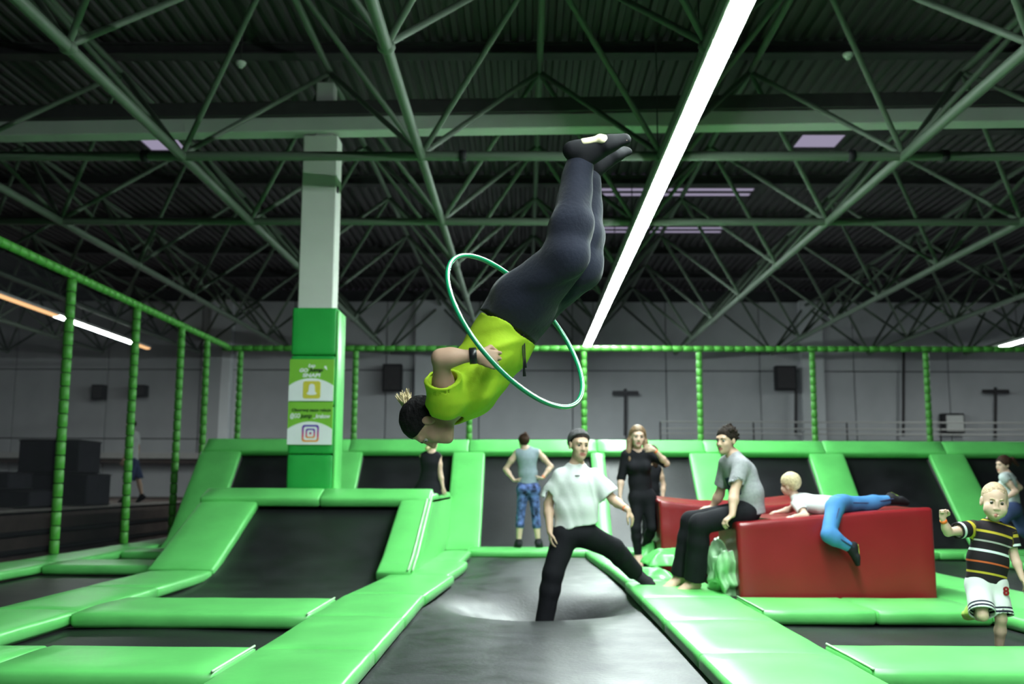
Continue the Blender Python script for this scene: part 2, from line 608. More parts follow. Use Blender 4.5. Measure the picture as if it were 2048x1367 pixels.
# ------------------------------------------------------------------ strip lights
def strip_row(label, x, z, y0, y1, seg, matfn, w=0.18, hang=True):
    t = thing('strip_light', label, 'strip light', (x, (y0 + y1) / 2, z))
    oo = (x, (y0 + y1) / 2, z)
    n = max(1, int(round((y1 - y0) / seg)))
    for i in range(n):
        a = y0 + (y1 - y0) * i / n; b = y0 + (y1 - y0) * (i + 1) / n
        mm = matfn((a + b) / 2)
        # diffuser: half-round trough below the housing
        v, f = [], []
        K = 8
        for yy in (a + 0.006, b - 0.006):
            for k in range(K + 1):
                an = math.pi * k / K
                v.append((x + w / 2 * math.cos(an), yy, z - 0.04 * math.sin(an)))
        for k in range(K):
            f.append((k, k + 1, K + 1 + k + 1, K + 1 + k))
        f.append(tuple(range(K, -1, -1))); f.append(tuple(range(K + 1, 2 * K + 2)))
        f.append((0, K + 1, 2 * K + 1, K))
        link('diffuser', mesh('diffuser', v, f, mm, False, oo), t)
    box('housing', (x - w / 2 - 0.015, y0, z), (x + w / 2 + 0.015, y1, z + 0.06), M['white'], t, 0.01, 1, origin=oo)
    yy = y0 + 1.0
    while yy < y1:
        bar('hanger', (x, yy, z + 0.06), (x, yy, 6.6), 0.008, M['darksteel'], t, 6, oo)
        yy += 3.0
    return t


strip_row('long bright white strip light running under the roof right of the flipping boy', 1.645, 4.56, -10.0, 26.6, 1.55, lambda y: M['ltube'])
strip_row('white and warm strip light beyond the net on the left', -10.4, 4.56, 18.9, 27.0, 0.9,
          lambda y: M['ltube2'] if 21.9 < y < 25.7 else M['lwarm'])
strip_row('short white strip light over the far right corner of the hall', 12.6, 4.56, 21.4, 27.1, 1.4,
          lambda y: M['ltube2'] if not (25.6 < y < 26.2) else M['white'])

# ------------------------------------------------------------------ pillar with padding and signs
PY0, PY1 = 12.75, 13.15
pil = bpy.data.objects.new('pillar', None); COL.objects.link(pil); pil['kind'] = 'structure'
pil.location = (-2.74, 12.95, 0.8)
po = (-2.74, 12.95, 0.8)
box('shaft', (-2.98, PY0 + 0.03, 0.80), (-2.52, PY1 - 0.03, 5.53), M['conc'], pil, 0.012, 1, origin=po)
box('shaft_top', (-2.84, PY0 + 0.08, 5.5), (-2.60, PY1 - 0.08, 6.3), M['conc'], pil, 0.012, 1, origin=po)
box('conduit', (-2.522, 12.8, 4.75), (-2.50, 12.86, 4.83), M['black'], pil, 0.004, 1, origin=po)
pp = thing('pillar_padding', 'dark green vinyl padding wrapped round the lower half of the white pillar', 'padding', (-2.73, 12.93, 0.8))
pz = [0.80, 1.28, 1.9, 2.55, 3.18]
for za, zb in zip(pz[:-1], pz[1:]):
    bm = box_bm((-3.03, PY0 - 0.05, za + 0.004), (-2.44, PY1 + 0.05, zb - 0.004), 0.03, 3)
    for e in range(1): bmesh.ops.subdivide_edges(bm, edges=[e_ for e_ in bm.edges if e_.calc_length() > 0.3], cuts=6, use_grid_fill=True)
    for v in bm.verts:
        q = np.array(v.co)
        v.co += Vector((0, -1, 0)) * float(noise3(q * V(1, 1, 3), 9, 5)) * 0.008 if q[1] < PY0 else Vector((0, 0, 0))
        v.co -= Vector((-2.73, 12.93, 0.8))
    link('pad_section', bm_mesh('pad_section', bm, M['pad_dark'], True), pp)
# padding's right face, its light painted in as a brighter green
box('lit_side_face', (-2.45, PY0 - 0.045, 0.82), (-2.415, PY1 + 0.03, 3.14), M['pad'], pp, 0.012, 2, origin=(-2.73, 12.93, 0.8), smooth=True)


def poly(name, pts, m, parent, y, thick=0.003, org=(0, 0, 0)):
    """a flat printed shape on the XZ plane facing -Y"""
    n = len(pts)
    v = [(p[0] - org[0], y - org[1], p[1] - org[2]) for p in pts] + [(p[0] - org[0], y + thick - org[1], p[1] - org[2]) for p in pts]
    f = [tuple(range(n)), tuple(range(2 * n - 1, n - 1, -1))] + [(i, n + i, n + (i + 1) % n, (i + 1) % n) for i in range(n)]
    return link(name, mesh(name, v, f, m), parent)


def rrect(cx, cz, hw, hh, r, k=6):
    out = []
    for (sx, sz, a0) in ((1, 1, 0), (-1, 1, 90), (-1, -1, 180), (1, -1, 270)):
        for i in range(k + 1):
            a = math.radians(a0 + 90 * i / k)
            out.append((cx + sx * (hw - r) + r * math.cos(a), cz + sz * (hh - r) + r * math.sin(a)))
    return out


def ring(name, outer, inner, m, parent, y, org, thick=0.003):
    n = len(outer)
    v = [(p[0] - org[0], y - org[1], p[1] - org[2]) for p in outer + inner] + [(p[0] - org[0], y + thick - org[1], p[1] - org[2]) for p in outer + inner]
    f = []
    for i in range(n):
        j = (i + 1) % n
        f.append((i, j, n + j, n + i))
        f.append((2 * n + i, 2 * n + j, j, i))
        f.append((n + i, n + j, 3 * n + j, 3 * n + i))
    return link(name, mesh(name, v, f, m), parent)


def text(name, body, size, m, parent, loc, shear=0.0, width=None, bold=0.0, rot=None):
    cu = bpy.data.curves.new('t', 'FONT')
    cu.body = body; cu.size = size; cu.align_x = 'CENTER'; cu.align_y = 'CENTER'
    cu.extrude = 0.001; cu.shear = shear; cu.offset = bold
    o = bpy.data.objects.new('t', cu)
    COL.objects.link(o)
    dg = bpy.context.evaluated_depsgraph_get()
    me = bpy.data.meshes.new_from_object(o.evaluated_get(dg))
    bpy.data.objects.remove(o)
    me.materials.clear(); me.materials.append(m)
    R = (rot or Matrix.Rotation(math.pi / 2, 4, 'X'))
    me.transform(R)
    if width:
        xs = [v.co.x for v in me.vertices]
        s = width / (max(xs) - min(xs))
        me.transform(Matrix.Diagonal((s, 1, 1, 1)))
    return link(name, me, parent, loc)


SGX, SGY = -2.745, PY0 - 0.075
for which, (z0, z1) in enumerate(((1.955, 2.495), (1.40, 1.945))):
    lab = ('green and white sign with yellow ghost logo, upper of two on the pillar padding',
           'green and white sign with camera logo and account name, lower of two on the pillar')[which]
    t = thing('sign_board', lab, 'sign', (SGX, SGY, z0), 'signs on the pillar')
    og = (SGX, SGY, z0)
    hw = 0.288
    box('board', (SGX - hw, SGY, z0), (SGX + hw, SGY + 0.012, z1), M['signg'], t, 0.003, 1, origin=og)
    base = z0 + 0.003
    arch = [(SGX - hw + 0.002, base), (SGX + hw - 0.002, base), (SGX + hw - 0.002, z0 + 0.20)]
    for i in range(1, 20):
        a = i / 20
        xx = hw - 2 * hw * a
        arch.append((SGX + xx, z0 + 0.20 + 0.095 * (1 - (xx / hw) ** 2)))
    arch.append((SGX - hw + 0.002, z0 + 0.20))
    poly('white_panel', arch, M['signw'], t, SGY - 0.003, org=og)
    cz = z0 + 0.145
    if which == 0:
        poly('logo', rrect(SGX + 0.01, cz, 0.112, 0.112, 0.03), M['signy'], t, SGY - 0.006, org=og)
        g = []
        for i in range(13):
            a = math.pi * i / 12
            g.append((0.036 * math.cos(a), 0.045 + 0.032 * math.sin(a)))
        half = [(0.040, 0.0), (0.044, -0.025), (0.066, -0.048), (0.050, -0.060), (0.022, -0.066)]
        pts = [(0.036, 0.045)] + []
        left = [(-x_, z_) for x_, z_ in half]
        shape = [(x_, z_) for x_, z_ in half[::-1]] + g + left
        poly('logo_ghost', [(SGX + 0.01 + x_, cz + z_) for x_, z_ in shape], M['signw'], t, SGY - 0.009, org=og)
        text('lettering', '\u0141ap', 0.062, M['signw'], t, (0.0, -0.004, 0.455), 0.15, bold=0.002)
        text('lettering', 'GO', 0.062, M['signw'], t, (-0.105, -0.004, 0.395), 0.2, width=0.11, bold=0.003)
        text('lettering', 'jump', 0.066, M['signk'], t, (0.055, -0.004, 0.40), 0.3, width=0.19, bold=0.003)
        text('lettering', 'SNAP!', 0.062, M['signw'], t, (0.0, -0.004, 0.33), 0.1, width=0.23, bold=0.003)
        poly('swoosh', [(SGX + 0.16, z0 + 0.43), (SGX + 0.20, z0 + 0.40), (SGX + 0.19, z0 + 0.45), (SGX + 0.165, z0 + 0.455)], M['signw'], t, SGY - 0.004, org=og)
    else:
        for (hw_, r_, nm) in ((0.105, 0.03, 'logo'),):
            lg = ring(nm, rrect(SGX + 0.01, cz, 0.108, 0.108, 0.034), rrect(SGX + 0.01, cz, 0.086, 0.086, 0.026), M['igblue'], t, SGY - 0.006, og)
        # camera logo: colour runs from orange at the foot to blue at the top
        mg = bpy.data.materials.new('logo_gradient'); mg.use_nodes = True
        nt = mg.node_tree
        tc = nt.nodes.new('ShaderNodeTexCoord'); sp = nt.nodes.new('ShaderNodeSeparateXYZ'); rp = nt.nodes.new('ShaderNodeValToRGB')
        nt.links.new(tc.outputs['Generated'], sp.inputs[0]); nt.links.new(sp.outputs['Z'], rp.inputs[0])
        cr = rp.color_ramp
        cr.elements[0].color = (0.85, 0.42, 0.06, 1); cr.elements[1].color = (0.05, 0.04, 0.40, 1)
        e = cr.elements.new(0.35); e.color = (0.70, 0.06, 0.16, 1)
        e = cr.elements.new(0.7); e.color = (0.28, 0.03, 0.36, 1)
        nt.links.new(rp.outputs[0], nt.nodes['Principled BSDF'].inputs['Base Color'])
        lg.data.materials.clear(); lg.data.materials.append(mg)
        ci = lambda r: [(SGX + 0.01 + r * math.cos(2 * math.pi * i / 28), cz + r * math.sin(2 * math.pi * i / 28)) for i in range(28)]
        o = ring('logo', rrect(SGX + 0.01, cz, 0.060, 0.060, 0.024), rrect(SGX + 0.01, cz, 0.042, 0.042, 0.02), mg, t, SGY - 0.006, og)
        o = poly('logo_dot', ci(0.016), M['igblue'], t, SGY - 0.006, org=og)
        o.data.materials.clear(); o.data.materials.append(mg)
        text('lettering', 'Obserwuj nasze relacje', 0.055, M['signk'], t, (0.01, -0.004, 0.44), 0.2, width=0.50, bold=0.001)
        text('lettering', '@GO', 0.075, M['signw'], t, (-0.195, -0.004, 0.365), 0.15, width=0.13, bold=0.002)
        text('lettering', 'jump', 0.075, M['signk'], t, (-0.05, -0.004, 0.365), 0.25, width=0.15, bold=0.002)
        text('lettering', '_krakow', 0.07, M['signw'], t, (0.145, -0.004, 0.362), 0.15, width=0.22, bold=0.002)

# ------------------------------------------------------------------ trampolines: beds and pads
PT = 0.105                                            # pad thickness


def pad_x(name, label, x0, x1, y0, y1, n, z=0.0, seed=0, group=None, cat='safety pad', m='pad'):
    """pad that runs along X in n sections"""
    yc = (y0 + y1) / 2
    og = ((x0 + x1) / 2, yc, z)
    t = thing(name, label, cat, og, group)
    for k, pc in enumerate(cut_path([(x0, yc, z), (x1, yc, z)], n)):
        cushion('pad_section', sub_path(pc, V(0, -1, 0)), (y1 - y0) / 2, PT, M[m], t, og, seed=seed + k * 3)
    return t


def pad_y(name, label, x0, x1, pts, n, seed=0, group=None, cat='safety pad', m='pad', t_=PT):
    """pad that follows a path in the YZ plane, in n sections; lateral along +X"""
    xc = (x0 + x1) / 2
    path = [(xc, a, b) for a, b in pts]
    og = path[0]
    t = thing(name, label, cat, og, group)
    for k, pc in enumerate(cut_path(path, n)):
        cushion('pad_section', sub_path(pc, V(1, 0, 0)), (x1 - x0) / 2, t_, M[m], t, og, seed=seed + k * 3)
    return t


def bed_grid(name, label, x0, x1, y0, y1, zf, nx=24, ny=24, group=None, m='bed'):
    """jump bed as a slightly sagging cloth with a hem; zf(x,y) gives height"""
    xs = np.linspace(x0, x1, nx + 1); ys = np.linspace(y0, y1, ny + 1)
    v = []
    for y in ys:
        for x in xs: v.append((x, y, zf(x, y)))
    f = []
    for j in range(ny):
        for i in range(nx):
            a = j * (nx + 1) + i
            f.append((a, a + 1, a + nx + 2, a + nx + 1))
    og = ((x0 + x1) / 2, (y0 + y1) / 2, 0)
    t = thing(name, label, 'trampoline', og, group)
    link('jump_bed', mesh('jump_bed', v, f, M[m], True, og), t)
    # steel frame tubes under the pads
    zz = -0.15
    for a, b in (((x0, y0, zz), (x1, y0, zz)), ((x1, y0, zz), (x1, y1, zz)), ((x1, y1, zz), (x0, y1, zz)), ((x0, y1, zz), (x0, y0, zz))):
        bar('frame_tube', a, b, 0.025, M['darksteel'], t, 8, og)
    return t


flat = lambda x, y: -0.115 - 0.01 * math.sin(3 * x) * math.sin(2 * y)


def lane_z(x, y):
    r2 = (((x - 0.16) / 0.62) ** 2 + ((y - 9.15) / 0.60) ** 2)
    edge = max(0.0, 1 - (abs(x - 0.05) / 0.98) ** 4)
    return -0.10 - 0.36 * math.exp(-r2) * edge - 0.06 * math.exp(-r2 / 4) * edge - 0.006 * math.sin(5 * x + y)


bed_grid('floor_trampoline', 'long black lane trampoline down the middle, dented under the man in white', -0.92, 1.06, 2.6, 14.5, lane_z, 40, 150, m='bedlane')
bed_grid('floor_trampoline', 'black floor trampoline between the two green pads at lower left', -3.3, -1.48, 5.75, 7.35, flat)
bed_grid('floor_trampoline', 'black floor trampoline at the bottom left corner, in front of all pads', -3.3, -1.48, 3.2, 5.15, flat)
bed_grid('floor_trampoline', 'black floor trampoline at far left, beside the first net post', -5.5, -3.85, 7.2, 11.4, flat)
bed_grid('floor_trampoline', 'small black floor trampoline between second and third net posts', -5.5, -3.85, 12.2, 13.7, flat, 10, 10)
bed_grid('floor_trampoline', 'small black floor trampoline at the far end of the left net', -5.5, -3.85, 14.3, 16.2, flat, 10, 10)
bed_grid('floor_trampoline', 'black floor trampoline under the striped boy, in front of the red block', 1.7, 3.55, 6.0, 7.75, flat)
bed_grid('floor_trampoline', 'black floor trampoline at the bottom right corner of the floor', 1.7, 3.55, 3.2, 5.35, flat)
bed_grid('floor_trampoline', 'black floor trampoline beneath the red blocks', 1.7, 3.55, 8.45, 14.3, flat)
bed_grid('floor_trampoline', 'black floor trampoline right of the red block, behind the striped boy', 4.4, 6.1, 3.2, 14.3, flat)
bed_grid('floor_trampoline', 'black floor trampoline at the far right edge, under the running girl', 6.7, 8.6, 9, 14.3, flat, 10, 10)

# lane edge strips: the left one swings beside the ramp, both in sections
pad_y('safety_pad', 'long green pad along the left edge of the middle lane', -1.52, -0.84, [(3.0, 0), (8.55, 0)], 4, 1, 'green floor pads')
t = thing('safety_pad', 'green pad between the ramp flank and the far middle lane', 'safety pad', (-1.0, 9.5, 0), 'green floor pads')
for k, pc in enumerate(cut_path([(-1.17, 8.56, 0.0), (-1.06, 10.3, 0.0), (-0.97, 11.6, 0.0), (-0.94, 13.9, 0.01)], 3)):
    hw = (0.34, 0.28, 0.20)[k]
    cushion('pad_section', sub_path(pc, V(1, 0, 0)), hw, PT, M['pad'], t, (-1.0, 9.5, 0), seed=40 + k)
pad_y('safety_pad', 'long green pad along the right edge of the middle lane, near the red block', 0.96, 1.74, [(3.0, 0), (9.8, 0)], 5, 3, 'green floor pads')
t = thing('safety_pad', 'narrow green pad bending along the far right edge of the middle lane', 'safety pad', (1.1, 11, 0), 'green floor pads')
for k, pc in enumerate(cut_path([(1.19, 9.82, 0.0), (1.14, 11.6, 0.0), (1.06, 13.3, 0.0), (1.05, 14.2, 0.0)], 2)):
    cushion('pad_section', sub_path(pc, V(1, 0, 0)), 0.21, PT, M['pad'], t, (1.1, 11, 0), seed=47 + k)
pad_x('safety_pad', 'green pad across the lower left corner, nearest of the left cross pads', -3.9, -1.53, 5.08, 5.86, 2, seed=5, group='green floor pads')
pad_x('safety_pad', 'green pad at the foot of the large sloped trampoline', -3.24, -1.53, 7.25, 8.28, 1, seed=7, group='green floor pads')
pad_y('safety_pad', 'green pad running up to the left foot of the sloped trampoline', -3.93, -3.25, [(5.88, 0), (8.3, 0), (10.55, 0.01)], 3, 9, 'green floor pads')
pad_y('safety_pad', 'green pad along the foot of the left net and its posts', -6.05, -5.42, [(7.0, 0), (11.3, 0), (14.9, 0), (19.0, 0)], 5, 11, 'green floor pads')
pad_x('safety_pad', 'pale green cross pad beside the first net post', -5.41, -3.94, 11.3, 12.2, 1, seed=13, group='green floor pads')
pad_x('safety_pad', 'green cross pad beside the second net post', -5.41, -3.94, 13.5, 14.35, 1, seed=15, group='green floor pads')
pad_x('safety_pad', 'green pad lying before the red block, in front of its foot', 1.76, 3.48, 7.64, 8.56, 2, seed=17, group='green floor pads')
pad_x('safety_pad', 'green pad across the lower right corner, nearest of the right cross pads', 1.76, 6.0, 5.27, 6.07, 3, seed=19, group='green floor pads')
pad_y('safety_pad', 'green pad running behind the striped boy, right of the red block', 3.5, 4.43, [(6.1, 0), (14.1, 0)], 5, 21, 'green floor pads')
pad_y('safety_pad', 'green pad at the far right edge, before the running girl', 6.05, 6.72, [(8.0, 0), (14.1, 0)], 4, 23, 'green floor pads')
pad_x('safety_pad', 'green pad across the far end of the middle lane, under the woman in leggings', -0.82, 1.02, 14.2, 15.0, 1, seed=25, group='green floor pads')
pad_x('safety_pad', 'green pad along the foot of the back trampolines, behind the red blocks', 1.04, 10.5, 14.2, 14.95, 6, seed=27, group='green floor pads')

def end_piping(x, y0, y1, dx):
    par = [o for o in COL.objects if o.get('category') == 'safety pad' and abs(o.location[1] - (y0 + y1) / 2) < 0.02 and o.name.startswith('safety_pad')][0]
    og = tuple(par.location)
    pts = [(x + dx * k * k, y0 + (y1 - y0) * k, 0.002) for k in np.linspace(0, 1, 9)]
    link('piping', tube_mesh('piping', pts, 0.007, M['piping'], False, 8, og), par)


end_piping(-1.545, 5.08, 5.86, 0.0)
end_piping(-1.545, 7.25, 8.28, 0.0)
end_piping(1.775, 7.64, 8.56, 0.0)
end_piping(1.775, 5.27, 6.07, 0.0)

# sloped ramp trampoline on the left
RP = [(8.3, -0.11), (9.6, -0.11), (10.2, -0.08), (10.6, -0.02), (11.1, 0.12), (12.25, 0.60)]
rt = thing('sloped_trampoline', 'large black sloped trampoline rising to the padded pillar', 'trampoline', (-2.4, 8.3, 0))
og = (-2.4, 8.3, 0)
pth = sub_path([(-2.4, a, b) for a, b in RP], V(1, 0, 0), 0.12)
v, f = [], []
for c, l, nn in pth:
    for i in range(13): v.append(c + l * (-0.93 + 1.86 * i / 12))
for j in range(len(pth) - 1):
    for i in range(12):
        a = j * 13 + i
        f.append((a, a + 1, a + 14, a + 13))
link('jump_bed', mesh('jump_bed', v, f, M['bed'], True, og), rt)
RS = [(10.56, 0.03), (10.75, 0.10), (12.45, 0.80)]
for k, pc in enumerate(cut_path([(-3.6, a, b) for a, b in RS], 1)):
    cushion('side_pad', sub_path(pc, V(1, 0, 0)), 0.35, 0.12, M['pad'], rt, og, seed=60)
RS2 = [(8.35, 0.0), (9.6, 0.0), (10.3, 0.04), (10.75, 0.16), (12.4, 0.80)]
cushion('side_pad', sub_path([(-1.33, a, b) for a, b in RS2[2:]], V(1, 0, 0)), 0.185, 0.12, M['pad'], rt, og, seed=61)
cushion('top_pad', sub_path([(-3.95, 12.35, 0.80), (-2.5, 12.35, 0.80)], nrm(V(0, -1, -0.35))), 0.19, 0.12, M['pad'], rt, og, seed=62)
cushion('top_pad', sub_path([(-2.49, 12.35, 0.80), (-1.15, 12.35, 0.80)], nrm(V(0, -1, -0.35))), 0.19, 0.12, M['pad'], rt, og, seed=63)
for dx in (0.0, 0.045):
    link('piping', tube_mesh('piping', [(-1.185 + dx, a, b + 0.012) for a, b in RS2[2:]], 0.011, M['piping'], False, 8, og), rt)
# green box deck behind the ramp
dk = thing('padded_deck', 'green padded box deck behind the sloped trampoline, carrying the pillar', 'deck', (-2.5, 14, 0))
og = (-2.5, 14, -0.8)
dk.location = og
box('deck_top', (-3.95, 12.4, 0.66), (-1.14, 15.35, 0.79), M['pad'], dk, 0.03, 2, origin=og, smooth=True)
v = [(-1.14, 10.9, -0.02), (-1.14, 15.6, -0.02), (-1.14, 15.6, 0.72), (-1.14, 12.5, 0.72)]
v += [(x_ - 0.06, y_, z_) for x_, y_, z_ in v]
link('flank_panel', mesh('flank_panel', v, [(0, 1, 2, 3), (7, 6, 5, 4), (0, 4, 5, 1), (1, 5, 6, 2), (2, 6, 7, 3), (3, 7, 4, 0)], M['pad'], False, og), dk)
box('deck_body', (-3.9, 12.55, -0.8), (-1.22, 15.35, 0.65), M['floor'], dk, 0.01, 1, origin=og)
v = [(-3.93, 10.9, -0.02), (-3.93, 15.4, -0.02), (-3.93, 15.4, 0.72), (-3.93, 12.5, 0.72)]
v += [(x_ + 0.06, y_, z_) for x_, y_, z_ in v]
link('flank_panel', mesh('flank_panel', v, [(3, 2, 1, 0), (4, 5, 6, 7), (1, 5, 4, 0), (2, 6, 5, 1), (3, 7, 6, 2), (0, 4, 7, 3)], M['pad'], False, og), dk)

# sloped wall of trampolines across the back
WP = [(14.75, -0.03), (15.0, 0.08), (15.25, 0.28), (15.5, 0.53), (16.42, 1.44)]
beds = [(-4.68, -3.15), (-2.67, -1.19), (-0.66, 1.07), (1.30, 2.68), (3.20, 4.63), (5.20, 6.58), (7.16, 8.6), (9.1, 10.5)]
wl = ['leftmost black trampoline of the sloped back wall, behind the pillar',
      'black back wall trampoline behind the woman in the black dress',
      'tall black back wall trampoline at the end of the middle lane',
      'black back wall trampoline behind the woman in black',
      'black back wall trampoline behind the seated man in grey',
      'black back wall trampoline right of the lying boy',
      'black back wall trampoline behind the running girl',
      'black back wall trampoline at the far right end']
for (x0, x1), lab in zip(beds, wl):
    og = ((x0 + x1) / 2, 15, 0)
    t = thing('slanted_trampoline', lab, 'trampoline', og, 'sloped trampolines along the back wall')
    pth = sub_path([((x0 + x1) / 2, a + 0.10, b - 0.09) for a, b in WP], V(1, 0, 0), 0.12)
    hw = (x1 - x0) / 2 + 0.05
    v, f = [], []
    for c, l, nn in pth:
        for i in range(9): v.append(c + l * (-hw + 2 * hw * i / 8))
    for j in range(len(pth) - 1):
        for i in range(8):
            a = j * 9 + i
            f.append((a, a + 1, a + 10, a + 9))
    link('jump_bed', mesh('jump_bed', v, f, M['bed'], True, og), t)
    for xx in (x0 - 0.02, x1 + 0.02):
        bar('frame_tube', (xx, 15.3, 0.22), (xx, 16.5, 1.33), 0.025, M['darksteel'], t, 8, og)
dv = [(-5.35, -4.68), (-3.15, -2.67), (-1.19, -0.66), (1.07, 1.30), (2.68, 3.20), (4.63, 5.20), (6.58, 7.16), (8.6, 9.1)]
dl = ['green sloped pad closing the left end of the back wall of trampolines',
      'green sloped pad right behind the pillar',
      'broad green sloped pad at the left end of the middle lane',
      'narrow green sloped pad behind the man in white',
      'green sloped pad between the woman in black and the seated man',
      'green sloped pad behind the lying boy',
      'green sloped pad above the right end of the red block',
      'green sloped pad at the far right end of the back wall']
for k, ((x0, x1), lab) in enumerate(zip(dv, dl)):
    pad_y('divider_pad', lab, x0, x1, WP, 1, 80 + k * 2, 'sloped pads of the back wall', t_=0.11)
tp = thing('top_pad', 'long green pad capping the sloped back wall of trampolines', 'safety pad', (2.5, 16.5, 1.5))
og = (2.5, 16.5, 1.5)
ends = [-5.3, -2.9, -0.93, 1.18, 2.94, 4.9, 6.87, 10.6]
for k, (a, b) in enumerate(zip(ends[:-1], ends[1:])):
    cushion('pad_section', sub_path([(a + 0.004, 16.5, 1.55), (b - 0.004, 16.5, 1.55)], nrm(V(0, -0.72, -0.69))), 0.15, 0.14, M['pad'], tp, og, seed=100 + k)
setp(box('floor_back', (-5.3, 16.75, ZF), (11, 20.4, 1.42), M['floor']), kind='structure')

# ------------------------------------------------------------------ net posts, rails and nets
sleeve = {}


def sleeve_mesh(r, h, m):
    k = (round(r, 3), round(h, 3), m.name)
    if k not in sleeve:
        bm = bmesh.new()
        bmesh.ops.create_cone(bm, cap_ends=True, segments=12, radius1=r, radius2=r, depth=h)
        bmesh.ops.bevel(bm, geom=[e for e in bm.edges if abs(e.verts[0].co.z - e.verts[1].co.z) < 1e-5], offset=min(r * 0.12, h * 0.06), segments=1, affect='EDGES')
        sleeve[k] = bm_mesh('pad_sleeve', bm, m, True)
    return sleeve[k]


def padded_bar(t, a, b, r, n, gap=0.012):
    og = np.array(t.location)
    a = np.array(a, float) - og; b = np.array(b, float) - og
    L = np.linalg.norm(b - a)
    h = L / n - gap
    me = sleeve_mesh(r, h, M['post'])
    q = Vector(b - a).to_track_quat('Z', 'Y')
    for i in range(n):
        o = link('pad_sleeve', me, t)
        o.rotation_mode = 'QUATERNION'; o.rotation_quaternion = q
        o.location = a + (b - a) * ((i + 0.5) / n)
    bar('steel_tube', a, b, r * 0.72, M['black'], t, 10)


lp = [((-6.05, 12.95), 'thick green padded post of the left net, first from the camera'),
      ((-6.05, 15.2), 'green padded post of the left net before the walking man'),
      ((-6.0, 17.1), 'green padded post of the left net, third from the camera'),
      ((-6.0, 18.5), 'green padded post of the left net, fourth from the camera'),
      ((-6.0, 10.6), 'green padded post of the left net, outside the view')]
for (x, y), lab in lp[:4]:
    t = thing('net_post', lab, 'post', (x, y, 0.0), 'padded posts of the left net')
    padded_bar(t, (x, y, 0.0), (x, y, 3.60), 0.062, 20)
t = thing('top_rail', 'green padded rail on top of the left net', 'rail', (-6.05, 13, 3.66))
padded_bar(t, (-6.1, 8.8, 3.68), (-6.0, 19.75, 3.62), 0.058, 52)
YN = 19.85
xs_b = [-5.75, -3.42, -1.12, 1.17, 3.48, 5.74, 8.0, 10.3]
bl = ['green padded post at the corner where the two nets meet',
      'green padded post of the back net just right of the pillar',
      "green padded post of the back net below the flipping boy's chest",
      'bright green padded post of the back net under the end of the long strip light',
      'green padded post of the back net above the seated man',
      'green padded post of the back net above the lying boy',
      'green padded post of the back net above the right end of the red block',
      'green padded post of the back net at the far right']
for x, lab in zip(xs_b[:7], bl):
    t = thing('net_post', lab, 'post', (x, YN, 1.42), 'padded posts of the back net')
    padded_bar(t, (x, YN, 1.42), (x, YN, 3.55), 0.06, 13)
t = thing('top_rail', 'green padded rail on top of the back net', 'rail', (2, YN, 3.6))
padded_bar(t, (-6.12, YN, 3.60), (11.2, YN, 3.62), 0.058, 84)


def net_sheet(label, pts, m, sag=0.03):
    nx, nz = 40, 12
    (ax, ay, az0, az1), (bx, by, bz0, bz1) = pts
    v, f = [], []
    for j in range(nz + 1):
        for i in range(nx + 1):
            u = i / nx; w_ = j / nz
            x = ax + (bx - ax) * u; y = ay + (by - ay) * u
            z0 = az0 + (bz0 - az0) * u; z1 = az1 + (bz1 - az1) * u
            off = sag * math.sin(u * 23) * math.sin(math.pi * w_)
            nx_, ny_ = nrm(V(by - ay, -(bx - ax), 0))[:2]
            v.append((x + nx_ * off, y + ny_ * off, z0 + (z1 - z0) * w_))
    for j in range(nz):
        for i in range(nx):
            a = j * (nx + 1) + i
            f.append((a, a + 1, a + nx + 2, a + nx + 1))
    me = mesh('safety_net', v, f, m, True, (ax, ay, az0))
    o = link('safety_net', me, None, (ax, ay, az0))
    return setp(o, label, 'net')


net_sheet('fine black safety net hung between the green posts on the left', ((-6.14, 8.8, 0.0, 3.66), (-6.10, 19.8, 0.0, 3.6)), M['netl'])
net_sheet('fine black safety net hung across the back between green posts', ((-5.75, YN + 0.09, 1.43, 3.58), (11, YN + 0.09, 1.43, 3.58)), M['net'])

# ------------------------------------------------------------------ things on and before the back wall
def wall_box(px0, py0, px1, py1, Y, lab, m='black', dep=0.3):
    a = P(px0, py1, Y); b = P(px1, py0, Y)
    c = (a + b) / 2; c[1] = Y + dep / 2
    t = thing('wall_box', lab, 'box', (c[0], c[1], a[2]))
    og = (c[0], c[1], a[2])
    box('cabinet', (a[0], Y, a[2]), (b[0], Y + dep, b[2]), M[m], t, 0.02, 2, origin=og)
    box('front_grille', (a[0] + 0.05, Y - 0.02, a[2] + 0.05), (b[0] - 0.05, Y + 0.01, b[2] - 0.05), M['darksteel'], t, 0.01, 1, origin=og)
    box('bracket', (c[0] - 0.06, Y + dep - 0.02, c[2] - 0.06), (c[0] + 0.06, YB - 0.005, c[2] + 0.06), M['darksteel'], t, 0.005, 1, origin=og)
    return t


wall_box(763, 728, 803, 783, 30.4, 'dark square box high on the back wall, right of the pillar')
wall_box(1552, 728, 1592, 777, 30.4, 'dark square box high on the back wall, above the lying boy')
wall_box(180, 772, 207, 802, 30.5, 'small dark box on the wall behind the left net')
wall_box(255, 772, 290, 796, 30.5, 'wide dark box on the wall above the walking man')
t = wall_box(1886, 822, 1928, 862, 30.6, 'white framed cabinet low on the back wall at right', 'black', 0.25)
a = P(1894, 858, 30.55); b = P(1926, 826, 30.55)
box('door', (a[0], 30.54, a[2]), (b[0], 30.58, b[2]), M['white'], t, 0.01, 1, origin=tuple(t.location))


